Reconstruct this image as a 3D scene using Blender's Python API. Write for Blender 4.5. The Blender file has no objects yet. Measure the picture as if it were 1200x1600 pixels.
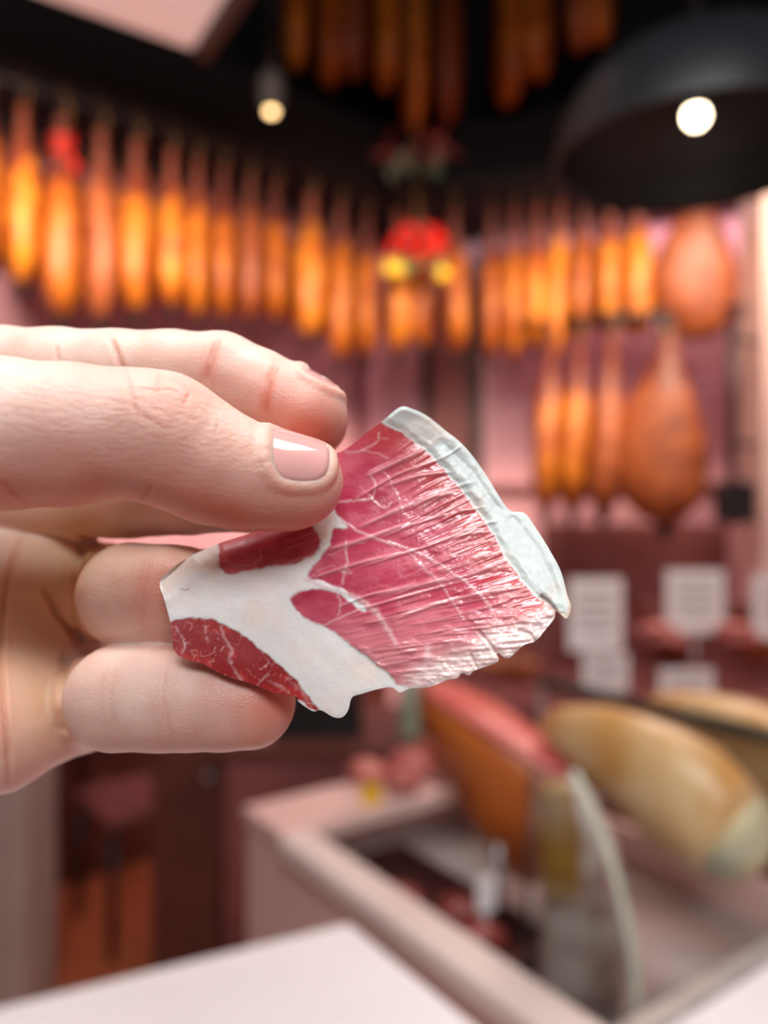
import bpy, bmesh, math, random
import numpy as np
from mathutils import Vector, Matrix

random.seed(7)
rng = np.random.default_rng(11)
S = bpy.context.scene
COL = S.collection
PI = math.pi

# ------------------------------------------------------------------ camera
F = 1212.0                      # focal length in pixels of the 1200 x 1600 frame
CZ = 1.5                        # camera height
cam_d = bpy.data.cameras.new('camera')
cam = bpy.data.objects.new('camera', cam_d)
COL.objects.link(cam)
cam.location = (0, 0, CZ)
cam.rotation_euler = (PI / 2, 0, 0)
cam_d.sensor_fit = 'VERTICAL'
cam_d.sensor_height = 36.0
cam_d.sensor_width = 36.0
cam_d.lens = F / 1600 * 36.0
cam_d.clip_start = 0.01
cam_d.clip_end = 60
cam_d.dof.use_dof = True
cam_d.dof.focus_distance = 0.1235
cam_d.dof.aperture_fstop = 27.27 / 3.7      # pupil of about 3.7 mm, as on a phone
S.camera = cam

# ------------------------------------------------------------------ world, lights, exposure
wd = bpy.data.worlds.new('world')
S.world = wd
wd.use_nodes = True
wd.node_tree.nodes['Background'].inputs[0].default_value = (1.0, 0.80, 0.78, 1)
wd.node_tree.nodes['Background'].inputs[1].default_value = 0.12
S.view_settings.view_transform = 'Standard'
S.view_settings.look = 'None'
S.view_settings.exposure = 0.0
S.view_settings.gamma = 1.0
S.view_settings.use_curve_mapping = False


def area(name, loc, target, size, power, col, size_y=None, spread=None):
    l = bpy.data.lights.new(name, 'AREA')
    l.energy = power
    l.color = col
    l.size = size
    if size_y:
        l.shape = 'RECTANGLE'
        l.size_y = size_y
    if spread:
        l.spread = spread
    o = bpy.data.objects.new(name, l)
    COL.objects.link(o)
    o.location = loc
    d = Vector(target) - Vector(loc)
    o.rotation_euler = d.to_track_quat('-Z', 'Y').to_euler()
    return o


# daylight from the market hall behind the photographer, and the panel lamp over the counter
area('daylight_opening', (0.20, -1.40, 2.80), (0.0, 0.13, 1.48), 0.9, 30, (0.93, 0.97, 1.0), 0.6)
area('panel_lamp', (-0.02, 0.08, 2.55), (-0.02, 0.13, 1.5), 1.0, 17, (1.0, 0.97, 0.93), 0.45)
# shop lamps that wash the hanging hams and the pink wall
area('wall_washer', (-0.60, 1.35, 2.86), (-0.75, 3.0, 2.05), 1.4, 26, (1.0, 0.80, 0.62), 0.15, 1.25)
area('wall_washer', (0.85, 2.10, 3.05), (0.85, 3.4, 1.95), 1.5, 18, (1.0, 0.80, 0.62), 0.15, 1.35)
# unseen rose strips added behind the hams to brighten the wall
area('wall_fill_strip', (-1.06, 3.24, 2.90), (-1.10, 3.30, 1.6), 2.6, 2.4, (1.0, 0.66, 0.70), 0.05)
area('wall_fill_strip', (1.02, 3.72, 2.90), (1.04, 3.78, 1.6), 1.6, 5.5, (1.0, 0.66, 0.70), 0.05)
area('case_lamp', (0.75, 1.9, 2.35), (0.45, 1.6, 1.0), 0.8, 11, (1.0, 0.80, 0.74), 0.3)

# ------------------------------------------------------------------ helpers
def W(px, py, Y):
    return Vector(((px - 600) / F * Y, Y, CZ + (800 - py) / F * Y))


def new_obj(name, verts, faces, m=None, parent=None, smooth=True, loc=None):
    me = bpy.data.meshes.new(name)
    me.from_pydata([tuple(v) for v in verts], [], [tuple(f) for f in faces])
    me.update()
    if smooth:
        me.shade_smooth()
    if m:
        me.materials.append(m)
    o = bpy.data.objects.new(name, me)
    COL.objects.link(o)
    if parent:
        o.parent = parent
    if loc is not None:
        o.location = loc
    return o


def link_mesh(name, me, parent=None, loc=None):
    o = bpy.data.objects.new(name, me)
    COL.objects.link(o)
    if parent:
        o.parent = parent
    if loc is not None:
        o.location = loc
    return o


def empty(name, loc=(0, 0, 0), rz=0.0):
    o = bpy.data.objects.new(name, None)
    o.empty_display_size = 0.05
    COL.objects.link(o)
    o.location = loc
    o.rotation_euler = (0, 0, rz)
    return o


def tag(o, label=None, cat=None, group=None, kind=None):
    if label:
        o['label'] = label
    if cat:
        o['category'] = cat
    if group:
        o['group'] = group
    if kind:
        o['kind'] = kind
    return o


def orient(o):
    bm = bmesh.new()
    bm.from_mesh(o.data)
    bmesh.ops.recalc_face_normals(bm, faces=bm.faces)
    bm.to_mesh(o.data)
    bm.free()
    return o


def loft(rings, close=True):
    """rings: list of lists of points, all equal length -> verts, faces with capped ends"""
    n = len(rings[0])
    v = [p for r in rings for p in r]
    f = []
    for i in range(len(rings) - 1):
        for j in range(n):
            a, b = i * n + j, i * n + (j + 1) % n
            f.append((a, b, b + n, a + n))
    f.append(tuple(range(n))[::-1])
    f.append(tuple(range((len(rings) - 1) * n, len(rings) * n)))
    return v, f


def lathe(profile, seg=24, name='body', m=None, parent=None, loc=None):
    rings = [[Vector((r * math.cos(2 * PI * k / seg), r * math.sin(2 * PI * k / seg), z)) for k in range(seg)] for r, z in profile]
    v, f = loft(rings)
    return orient(new_obj(name, v, f, m, parent, True, loc))


def tube_geo(path, r, seg=8):
    path = [Vector(p) for p in path]
    rad = r if isinstance(r, (list, tuple)) else [r] * len(path)
    rings = []
    up = Vector((0.13, 0.21, 0.97))
    for i, p in enumerate(path):
        d = (path[min(i + 1, len(path) - 1)] - path[max(i - 1, 0)]).normalized()
        a = d.cross(up)
        if a.length < 1e-3:
            a = d.cross(Vector((1, 0, 0)))
        a.normalize()
        b = d.cross(a)
        rings.append([p + (a * math.cos(2 * PI * k / seg) + b * math.sin(2 * PI * k / seg)) * rad[i] for k in range(seg)])
    return loft(rings)


def tube(name, path, r, m=None, parent=None, seg=8):
    v, f = tube_geo(path, r, seg)
    return orient(new_obj(name, v, f, m, parent))


def prism(name, poly, z0, z1, m=None, parent=None, bevel=0.0):
    """vertical prism over a floor polygon (x, y)"""
    bm = bmesh.new()
    lo = [bm.verts.new((x, y, z0)) for x, y in poly]
    hi = [bm.verts.new((x, y, z1)) for x, y in poly]
    n = len(poly)
    bm.faces.new(lo)
    bm.faces.new(hi)
    for i in range(n):
        bm.faces.new((lo[i], lo[(i + 1) % n], hi[(i + 1) % n], hi[i]))
    if bevel:
        bmesh.ops.bevel(bm, geom=list(bm.edges), offset=bevel, segments=2, affect='EDGES', profile=0.5)
    bmesh.ops.recalc_face_normals(bm, faces=bm.faces)
    me = bpy.data.meshes.new(name)
    bm.to_mesh(me)
    bm.free()
    if m:
        me.materials.append(m)
    return link_mesh(name, me, parent)


def box(name, c, size, m=None, parent=None, bevel=0.0, rot=None):
    """box centred on c; rot = z rotation or Matrix"""
    sx, sy, sz = [s / 2 for s in size]
    bm = bmesh.new()
    bmesh.ops.create_cube(bm, size=1.0)
    bmesh.ops.scale(bm, vec=size, verts=bm.verts)
    if bevel:
        bmesh.ops.bevel(bm, geom=list(bm.edges), offset=bevel, segments=2, affect='EDGES', profile=0.5)
    M = Matrix.Identity(3)
    if rot is not None:
        M = rot if isinstance(rot, Matrix) else Matrix.Rotation(rot, 3, 'Z')
    for v in bm.verts:
        v.co = M @ v.co + Vector(c)
    me = bpy.data.meshes.new(name)
    bm.to_mesh(me)
    bm.free()
    if m:
        me.materials.append(m)
    return link_mesh(name, me, parent)


# ------------------------------------------------------------------ materials
def mat(name):
    m = bpy.data.materials.new(name)
    m.use_nodes = True
    nt = m.node_tree
    return m, nt, nt.nodes['Principled BSDF']


def setp(b, **k):
    for key, v in k.items():
        key = key.replace('_', ' ')
        b.inputs[key].default_value = v


def rgb(r, g, b):
    """sRGB 0..255 -> linear RGBA"""
    def f(c):
        c /= 255.0
        return c / 12.92 if c <= 0.04045 else ((c + 0.055) / 1.055) ** 2.4
    return (f(r), f(g), f(b), 1.0)


def noisy(name, c1, c2, scale=8.0, rough=0.5, bump=0.0, detail=4.0, coords='Object', stretch=(1, 1, 1), metallic=0.0, lo=0.35, hi=0.65, bscale=None, coat=0.0, per_object=0.0, rnd_col=None):
    m, nt, b = mat(name)
    N = nt.nodes.new
    L = nt.links.new
    tc = N('ShaderNodeTexCoord')
    mp = N('ShaderNodeMapping')
    mp.inputs['Scale'].default_value = stretch
    L(tc.outputs[coords], mp.inputs['Vector'])
    no = N('ShaderNodeTexNoise')
    no.inputs['Scale'].default_value = scale
    no.inputs['Detail'].default_value = detail
    if per_object:
        oi = N('ShaderNodeObjectInfo')
        ad = N('ShaderNodeVectorMath')
        ad.operation = 'MULTIPLY_ADD'
        L(oi.outputs['Random'], ad.inputs[0])
        ad.inputs[1].default_value = (per_object * 3.1, per_object * 5.3, per_object * 7.7)
        L(mp.outputs[0], ad.inputs[2])
        L(ad.outputs[0], no.inputs['Vector'])
    else:
        L(mp.outputs[0], no.inputs['Vector'])
    rp = N('ShaderNodeValToRGB')
    rp.color_ramp.elements[0].position = lo
    rp.color_ramp.elements[1].position = hi
    rp.color_ramp.elements[0].color = c1
    rp.color_ramp.elements[1].color = c2
    L(no.outputs['Fac'], rp.inputs['Fac'])
    out = rp.outputs['Color']
    if rnd_col is not None:
        mx = N('ShaderNodeMix')
        mx.data_type = 'RGBA'
        mx.blend_type = 'MULTIPLY'
        mx.inputs['Factor'].default_value = 1.0
        r2 = N('ShaderNodeValToRGB')
        r2.color_ramp.elements[0].color = rnd_col
        r2.color_ramp.elements[1].color = (1, 1, 1, 1)
        oi2 = N('ShaderNodeObjectInfo')
        L(oi2.outputs['Random'], r2.inputs['Fac'])
        L(out, mx.inputs['A'])
        L(r2.outputs['Color'], mx.inputs['B'])
        out = mx.outputs['Result']
    L(out, b.inputs['Base Color'])
    b.inputs['Roughness'].default_value = rough
    b.inputs['Metallic'].default_value = metallic
    b.inputs['Coat Weight'].default_value = coat
    if bump:
        n2 = N('ShaderNodeTexNoise')
        n2.inputs['Scale'].default_value = bscale or scale * 3
        n2.inputs['Detail'].default_value = 5
        L(mp.outputs[0], n2.inputs['Vector'])
        bp = N('ShaderNodeBump')
        bp.inputs['Strength'].default_value = bump
        bp.inputs['Distance'].default_value = 0.01
        L(n2.outputs['Fac'], bp.inputs['Height'])
        L(bp.outputs[0], b.inputs['Normal'])
    return m


def emis(name, col, strength):
    m, nt, b = mat(name)
    setp(b, Base_Color=(*col, 1), Emission_Color=(*col, 1), Emission_Strength=strength)
    return m


def glass(name, tint=(0.93, 0.97, 0.96, 1), rough=0.03):
    m, nt, b = mat(name)
    setp(b, Base_Color=tint, Roughness=rough, IOR=1.45, Transmission_Weight=1.0)
    return m


M = {}
M['wall_pink'] = noisy('wall_pink', rgb(214, 158, 170), rgb(224, 170, 180), 3, 0.55, 0.05)
M['wall_dark'] = noisy('wall_dark', rgb(13, 9, 10), rgb(20, 14, 15), 2, 0.8, 0.05)
M['post'] = noisy('post_dark', rgb(38, 24, 24), rgb(58, 36, 36), 6, 0.5)
M['post_rose'] = noisy('post_rose', rgb(120, 66, 66), rgb(140, 80, 78), 6, 0.5)
M['black'] = noisy('black_paint', rgb(18, 16, 18), rgb(30, 28, 30), 10, 0.45)
M['steel'] = noisy('steel', rgb(176, 170, 170), rgb(196, 190, 188), 5, 0.30, 0.02, stretch=(1, 12, 1), metallic=0.35)
M['white_lam'] = noisy('white_laminate', rgb(242, 238, 242), rgb(248, 245, 248), 4, 0.28)
M['rose_lam'] = noisy('rose_laminate', rgb(226, 190, 182), rgb(232, 200, 192), 4, 0.4)
M['ceiling_w'] = noisy('ceiling_white', rgb(226, 202, 200), rgb(232, 210, 208), 3, 0.7)
M['floor'] = noisy('floor_wood', rgb(190, 104, 66), rgb(212, 126, 82), 5, 0.4, 0.05, stretch=(1, 7, 1))
M['wood_dark'] = noisy('wood_dark', rgb(84, 42, 36), rgb(112, 60, 50), 7, 0.5, 0.05, stretch=(6, 6, 1))
M['grey'] = noisy('grey_paint', rgb(176, 158, 150), rgb(192, 174, 166), 4, 0.5)
M['rope'] = noisy('rope', rgb(150, 100, 60), rgb(190, 140, 90), 60, 0.9)
M['hoof'] = noisy('hoof', rgb(26, 16, 14), rgb(52, 30, 22), 20, 0.5, 0.1)
M['red_tag'] = noisy('red_tag', rgb(210, 28, 20), rgb(228, 44, 30), 20, 0.4)
M['chilli'] = noisy('chilli_red', rgb(190, 18, 18), rgb(220, 40, 26), 12, 0.25, per_object=1.0)
M['chilli_shade'] = noisy('chilli_shade', rgb(80, 14, 14), rgb(110, 24, 20), 12, 0.4, per_object=1.0)  # darker chilli copy, shade of the upper garland put into the colour
M['leaf'] = noisy('leaf_green', rgb(30, 60, 20), rgb(60, 96, 30), 12, 0.5)
M['leaf_shade'] = noisy('leaf_shade', rgb(20, 30, 14), rgb(34, 44, 20), 12, 0.6)  # darker leaf copy for the same shaded garland
M['lemon'] = noisy('yellow_fruit', rgb(226, 170, 20), rgb(240, 196, 40), 12, 0.4)
M['paper'] = noisy('paper', rgb(232, 226, 226), rgb(240, 236, 236), 6, 0.6)
M['print'] = noisy('print_grey', rgb(160, 150, 150), rgb(176, 166, 166), 30, 0.7)
M['glass'] = glass('glass_clear')
M['glass_edge'] = noisy('glass_edge', rgb(26, 42, 40), rgb(48, 66, 62), 20, 0.2)
M['meat'] = noisy('cut_meat', rgb(176, 84, 80), rgb(220, 140, 128), 30, 0.35, 0.2, per_object=1.0)
M['meat_dark'] = noisy('meat_dark', rgb(92, 34, 32), rgb(150, 66, 60), 30, 0.35, 0.2, per_object=1.0)
M['tray'] = noisy('tray_dark', rgb(58, 30, 30), rgb(84, 46, 44), 8, 0.35)
M['bulb'] = emis('bulb_glow', (1.0, 0.82, 0.55), 16.0)
M['panel_glow'] = emis('ceiling_added_glow', (1.0, 0.84, 0.81), 0.27)  # glow added to a plain ceiling panel in place of light falling on it
M['bulb_s'] = emis('spot_glow', (1.0, 0.66, 0.30), 6.0)


def ham_material(name, fat1, fat2, lean, rough=0.48, top=0.32, mott=14.0, side=0.85):
    """rind of a hanging ham: shank end reddish brown, body orange fat; colours belong to the ham itself"""
    m, nt, b = mat(name)
    N = nt.nodes.new
    L = nt.links.new
    tc = N('ShaderNodeTexCoord')
    oi = N('ShaderNodeObjectInfo')
    ad = N('ShaderNodeVectorMath')
    ad.operation = 'MULTIPLY_ADD'
    L(oi.outputs['Random'], ad.inputs[0])
    ad.inputs[1].default_value = (3.1, 5.3, 7.7)
    L(tc.outputs['Object'], ad.inputs[2])
    n1 = N('ShaderNodeTexNoise')
    n1.inputs['Scale'].default_value = mott
    n1.inputs['Detail'].default_value = 4
    L(ad.outputs[0], n1.inputs['Vector'])
    r1 = N('ShaderNodeValToRGB')
    r1.color_ramp.elements[0].position = 0.34
    r1.color_ramp.elements[1].position = 0.62
    r1.color_ramp.elements[0].color = fat2
    r1.color_ramp.elements[1].color = fat1
    L(n1.outputs['Fac'], r1.inputs['Fac'])
    sx = N('ShaderNodeSeparateXYZ')
    L(tc.outputs['Generated'], sx.inputs[0])
    n2 = N('ShaderNodeTexNoise')
    n2.inputs['Scale'].default_value = 6
    L(ad.outputs[0], n2.inputs['Vector'])
    ma = N('ShaderNodeMath')
    ma.operation = 'MULTIPLY_ADD'
    L(n2.outputs['Fac'], ma.inputs[0])
    ma.inputs[1].default_value = 0.55
    L(sx.outputs['Z'], ma.inputs[2])
    r2 = N('ShaderNodeValToRGB')
    r2.color_ramp.elements[0].position = 0.62 + top
    r2.color_ramp.elements[1].position = min(1.0, 0.80 + top)
    r2.color_ramp.elements[0].color = (0, 0, 0, 1)
    r2.color_ramp.elements[1].color = (1, 1, 1, 1)
    L(ma.outputs[0], r2.inputs['Fac'])
    mx = N('ShaderNodeMix')
    mx.data_type = 'RGBA'
    L(r2.outputs['Color'], mx.inputs['Factor'])
    L(r1.outputs['Color'], mx.inputs['A'])
    mx.inputs['B'].default_value = lean
    m2 = N('ShaderNodeMix')
    m2.data_type = 'RGBA'
    m2.blend_type = 'MULTIPLY'
    m2.inputs['Factor'].default_value = 1.0
    r3 = N('ShaderNodeValToRGB')
    r3.color_ramp.elements[0].color = (0.55, 0.42, 0.35, 1)
    r3.color_ramp.elements[1].color = (1.0, 1.0, 1.0, 1)
    L(oi.outputs['Random'], r3.inputs['Fac'])
    # the flat sides of a ham are browner than its fat edge
    so_ = N('ShaderNodeSeparateXYZ')
    L(tc.outputs['Object'], so_.inputs[0])
    ab = N('ShaderNodeMath')
    ab.operation = 'ABSOLUTE'
    L(so_.outputs['X'], ab.inputs[0])
    nz = N('ShaderNodeMath')
    nz.operation = 'MULTIPLY_ADD'
    L(n2.outputs['Fac'], nz.inputs[0])
    nz.inputs[1].default_value = 0.03
    L(ab.outputs[0], nz.inputs[2])
    r4 = N('ShaderNodeValToRGB')
    r4.color_ramp.elements[0].position = 0.050
    r4.color_ramp.elements[1].position = 0.080
    r4.color_ramp.elements[0].color = (0, 0, 0, 1)
    r4.color_ramp.elements[1].color = (side, side, side, 1)
    L(nz.outputs[0], r4.inputs['Fac'])
    m5 = N('ShaderNodeMix')
    m5.data_type = 'RGBA'
    L(r4.outputs['Color'], m5.inputs['Factor'])
    L(mx.outputs['Result'], m5.inputs['A'])
    m5.inputs['B'].default_value = rgb(120, 52, 22)
    L(m5.outputs['Result'], m2.inputs['A'])
    L(r3.outputs['Color'], m2.inputs['B'])
    L(m2.outputs['Result'], b.inputs['Base Color'])
    b.inputs['Roughness'].default_value = rough
    bp = N('ShaderNodeBump')
    bp.inputs['Strength'].default_value = 0.3
    bp.inputs['Distance'].default_value = 0.01
    L(n1.outputs['Fac'], bp.inputs['Height'])
    L(bp.outputs[0], b.inputs['Normal'])
    return m


M['ham'] = ham_material('ham_rind', rgb(232, 144, 36), rgb(186, 88, 22), rgb(136, 60, 34))
M['ham_brown'] = ham_material('ham_brown', rgb(190, 106, 58), rgb(138, 66, 32), rgb(126, 58, 32), rough=0.5, mott=24, side=0.0)


# ------------------------------------------------------------------ the shop: floor, walls, ceiling
def wall_seg(name, p, q, thick, z0, z1, m, away):
    p, q = Vector(p), Vector(q)
    a = Vector(away).normalized() * thick
    o = prism(name, [tuple(p), tuple(q), tuple(q + a), tuple(p + a)], z0, z1, m)
    return tag(o, kind='structure')


ROW_A, ROW_B = Vector((-1.24, 2.5)), Vector((-0.11, 3.4))          # rail of the long row of hams
TD = (ROW_B - ROW_A).normalized()
TN = Vector((-TD.y, TD.x))
ROW_C, ROW_D = Vector((0.43, 3.45)), Vector((1.47, 3.10))           # rail of the second row
RD = (ROW_D - ROW_C).normalized()
RN = Vector((-RD.y, RD.x))
CORNER = Vector((0.008, 4.197))
LW0 = CORNER - TD * 3.6
RW1 = CORNER + RD * 1.95
SPLIT = 2.99
H_TOP = 4.4
tag(box('floor', (0, 1.2, -0.05), (7.0, 7.6, 0.1), M['floor']), kind='structure')
tag(box('ceiling', (0, 1.2, H_TOP + 0.05), (7.0, 7.6, 0.1), M['wall_dark']), kind='structure')
wall_seg('wall_left', LW0, CORNER, 0.12, 0.0, SPLIT, M['wall_pink'], TN)
wall_seg('wall_back', CORNER, RW1, 0.12, 0.0, SPLIT, M['wall_pink'], RN)
wall_seg('wall_left_upper', LW0, CORNER, 0.12, SPLIT, H_TOP, M['wall_dark'], TN)
wall_seg('wall_back_upper', CORNER, RW1, 0.12, SPLIT, H_TOP, M['wall_dark'], RN)
wall_seg('wall_left_side', (-2.75, -2.5), LW0, 0.12, 0.0, H_TOP, M['wall_dark'], (-1, 0.2))
wall_seg('wall_right', RW1, (2.3, -2.5), 0.12, 0.0, H_TOP, M['wall_pink'], (1, 0))
wall_seg('baseboard_left', LW0 - TN * 0.03, CORNER - TN * 0.03, 0.03, 0.0, 0.62, M['wood_dark'], TN)


def post(px, w, m, d=0.05, z0=0.0, z1=SPLIT, name='trim_1'):
    """upright strip standing proud of the wall where the ray of px meets it"""
    r = (px - 600) / F
    # wall line: pick left or back wall
    for O_, dr_, n_ in ((CORNER, RD, RN), (CORNER, TD, TN)):
        # solve O + s*dr = (r*Y, Y)
        s = (r * O_.y - O_.x) / (dr_.x - r * dr_.y)
        p = O_ + dr_ * s
        if (dr_ is RD and s >= 0) or (dr_ is TD and s <= 0):
            break
    o = prism(name, [tuple(p - dr_ * w / 2), tuple(p + dr_ * w / 2), tuple(p + dr_ * w / 2 - n_ * d), tuple(p - dr_ * w / 2 - n_ * d)], z0, z1, m)
    return tag(o, kind='structure')


post(667, 0.045, M['post'], name='trim_1')
post(706, 0.20, M['post_rose'], d=0.02, name='trim_2')
post(746, 0.06, M['post'], name='trim_3')
post(560, 0.05, M['post_rose'], d=0.03, name='trim_4')
post(1063, 0.03, M['post_rose'], d=0.03, z1=2.2, name='trim_5')
# dark rose panel low on the back wall and its ledge
p0 = CORNER + RD * 0.84
p1 = CORNER + RD * 1.70
wall_seg('trim_6', p0 - RN * 0.02, p1 - RN * 0.02, 0.02, 0.9, 1.44, M['post_rose'], RN)
wall_seg('trim_7', CORNER + RD * 0.52 - RN * 0.05, p1 - RN * 0.05, 0.05, 1.60, 1.64, M['post_rose'], RN)
# pale pillar at the end of the second row, dark upright in front of it
tag(prism('pillar', [(1.40, 2.86), (1.62, 2.86), (1.62, 3.06), (1.40, 3.06)], 0.0, 2.72, M['rose_lam'], bevel=0.008), 'pale pink square pillar at the end of the second ham row', 'pillar', kind='structure')

# dark fascia boards carrying the rails
for k, (a, b, n) in enumerate(((ROW_A - TD * 1.2, ROW_B + TD * 0.2, TN), (ROW_C - RD * 0.55, ROW_D + RD * 0.15, RN))):
    o = prism('trim_%d' % (8 + k), [tuple(a - n * 0.03), tuple(b - n * 0.03), tuple(b + n * 0.50), tuple(a + n * 0.50)], 2.93, 3.22, M['wall_dark'])
    tag(o, kind='structure')

# white suspended ceiling panel above the counter, its brightness given as own glow
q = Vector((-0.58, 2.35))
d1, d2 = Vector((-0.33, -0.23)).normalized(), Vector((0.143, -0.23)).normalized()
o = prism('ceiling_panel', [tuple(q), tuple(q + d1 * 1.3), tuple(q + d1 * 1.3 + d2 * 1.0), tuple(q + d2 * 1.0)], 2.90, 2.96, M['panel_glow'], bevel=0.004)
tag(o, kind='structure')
o = prism('trim_10', [tuple(q + d2 * 0.0 - d1 * 0.05), tuple(q - d1 * 0.012), tuple(q - d1 * 0.012 + d2 * 1.0), tuple(q - d1 * 0.05 + d2 * 1.0)], 2.88, 2.97, M['post'])
tag(o, kind='structure')

# ------------------------------------------------------------------ hanging hams
def ham_mesh(name, m, seed, fat=1.0, broad=False):
    r_ = random.Random(seed)
    zs = [-0.055, -0.09, -0.14, -0.20, -0.27, -0.33, -0.40, -0.47, -0.55, -0.63, -0.71, -0.79, -0.86, -0.92, -0.965, -0.99, -1.0]
    hw = [0.020, 0.021, 0.024, 0.027, 0.034, 0.048, 0.070, 0.092, 0.112, 0.125, 0.132, 0.130, 0.118, 0.096, 0.066, 0.036, 0.010]
    ht = [0.018, 0.019, 0.022, 0.028, 0.038, 0.050, 0.060, 0.066, 0.070, 0.072, 0.072, 0.070, 0.064, 0.052, 0.036, 0.020, 0.006]
    if broad:
        hw = [0.022, 0.024, 0.030, 0.042, 0.062, 0.080, 0.098, 0.112, 0.122, 0.129, 0.131, 0.127, 0.115, 0.094, 0.064, 0.036, 0.010]
    rings = []
    for i, z in enumerate(zs):
        oy = 0.035 * math.sin((-z) * 2.6) - 0.02 + r_.uniform(-0.003, 0.003)
        ring = []
        for k in range(18):
            a = 2 * PI * k / 18
            c, s = math.cos(a), math.sin(a)
            e = 1 + 0.035 * math.sin(3 * a + seed + z * 9) + r_.uniform(-0.012, 0.012)
            ring.append(Vector((ht[i] * fat * (abs(c) ** 0.85) * (1 if c >= 0 else -1) * e, oy + hw[i] * (abs(s) ** 0.95) * (1 if s >= 0 else -1) * e, z * 0.70)))
        rings.append(ring)
    v, f = loft(rings)
    o = orient(new_obj(name, v, f, m))
    me = o.data
    bpy.data.objects.remove(o)
    return me


BODY = [ham_mesh('ham_body', M['ham'], s) for s in (1, 2, 3)]
BODYB = [ham_mesh('ham_body', M['ham_brown'], s) for s in (4, 5)]
BROAD = ham_mesh('ham_body', M['ham_brown'], 6, 1.15, True)
# hoof: two toes and a collar
v, f = [], []
for sx in (-1, 1):
    vv_, ff_ = tube_geo([(0, sx * 0.008, -0.048), (0, sx * 0.012, -0.02), (0, sx * 0.013, 0.0), (0, sx * 0.009, 0.018)], [0.019, 0.018, 0.014, 0.006], 10)
    f += [tuple(i + len(v) for i in q_) for q_ in ff_]
    v += vv_
o = orient(new_obj('hoof', v, f, M['hoof']))
HOOF = o.data
bpy.data.objects.remove(o)
o = tube('rope', [(0.023 * math.cos(a), 0.023 * math.sin(a), -0.05) for a in np.linspace(0, 2 * PI, 13)] + [(0.02, 0, 0.01), (0.006, 0, 0.05), (0, 0, 0.085)], 0.0035, M['rope'], None, 6)
ROPE = o.data
bpy.data.objects.remove(o)
o = lathe([(0.004, -0.762), (0.012, -0.745), (0.020, -0.715), (0.030, -0.690), (0.036, -0.672), (0.032, -0.672), (0.018, -0.70)], 14, 'drip_cup', M['black'])
CUP = o.data
bpy.data.objects.remove(o)


def ray_on(px, A, Dv):
    r = (px - 600) / F
    s = (r * A.y - A.x) / (Dv.x - r * Dv.y)
    return A + Dv * s


def hang(px, pos, zrail, y_bot, w_px, yaw, label, group, brown=False, flat=False, tilt=0.0, cup=True, idx=0, name='cured_ham'):
    """hang a ham from a rail point pos; y_bot = pixel row of its lower end"""
    Y = pos.y
    zb = CZ + (800 - y_bot) / F * Y
    Ltot = zrail - zb
    s = (Ltot - 0.035) / 0.70                     # rope takes a little
    zt = zb + 0.70 * s
    az = math.atan2(-pos.x, pos.y)
    root = empty(name, (pos.x, pos.y, zt))
    root.rotation_euler = (0, math.radians(tilt), az + math.radians(yaw) + (PI / 2 if flat else 0))
    wx = w_px * Y / F / (0.262 if flat else 0.142)
    if flat:
        root.scale = (s, wx, s)
    else:
        root.scale = (wx, s, s)
    me = (BODYB if brown else BODY)[idx % (2 if brown else 3)]
    if flat:
        me = BROAD
    link_mesh('body', me, root)
    link_mesh('hoof', HOOF, root)
    link_mesh('rope', ROPE, root)
    if cup:
        link_mesh('drip_cup', CUP, root)
    tag(root, label, 'ham', group)
    return root


ORD = ['first', 'second', 'third', 'fourth', 'fifth', 'sixth', 'seventh', 'eighth', 'ninth', 'tenth', 'eleventh', 'twelfth', 'thirteenth', 'fourteenth', 'fifteenth']
ZR = 2.90


def rail(name, a, b, z, label):
    root = empty(name, (a.x, a.y, z))
    A3, B3 = Vector((0, 0, 0)), Vector((b.x - a.x, b.y - a.y, 0))
    tube('bar', [A3, B3], 0.013, M['black'], root, 10)
    n = max(2, int((b - a).length / 0.7))
    for i in range(n + 1):
        p = A3.lerp(B3, i / n)
        tube('hanger', [p + Vector((0, 0, 0.0)), p + Vector((0, 0, 0.035))], 0.006, M['black'], root, 6)
    tag(root, label, 'rail')
    return root


rail('ham_rail', ROW_A - TD * 0.9, ROW_B + TD * 0.15, ZR, 'black rail carrying the long row of hams along the pink wall')
rail('ham_rail', ROW_C - RD * 0.50, ROW_D + RD * 0.12, ZR, 'black rail carrying the second row of hams near the lamp')

# long row: (px, bottom row, width px, yaw, tilt)
ROW1 = [(-20, 425, 50, 2, 0), (36, 448, 54, 3, 0), (98, 502, 68, -2, 0), (158, 503, 54, 3, 0), (214, 492, 58, -2, 0), (268, 484, 48, 2, 0), (309, 498, 40, -2, 0), (349, 500, 40, 2, 0),
        (392, 502, 40, -1, 0), (431, 504, 38, 2, 0), (486, 528, 58, -2, 0), (532, 566, 46, 2, 0), (574, 560, 40, -2, 0)]
G1 = 'hams hanging in the long row'
for i, (px, yb, wpx, yaw, tl) in enumerate(ROW1):
    hm = hang(px, ray_on(px, ROW_A, TD), ZR, yb, wpx, yaw, ORD[i] + ' whole ham, counted from the frame edge, in the long row above the hand', G1, idx=i, tilt=tl, brown=(i in (3, 8)))
    if i == 2:
        tube('red_ribbon', [(0.026 * math.cos(a), 0.026 * math.sin(a), -0.085 - 0.004 * k) for k, a in enumerate(np.linspace(0, 4 * PI, 20))] + [(0.04, -0.02, -0.19), (0.035, -0.03, -0.22)], 0.013, M['red_tag'], hm, 8)
        hm['label'] = 'whole ham with a red ribbon round its shank in the long row'
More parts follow.
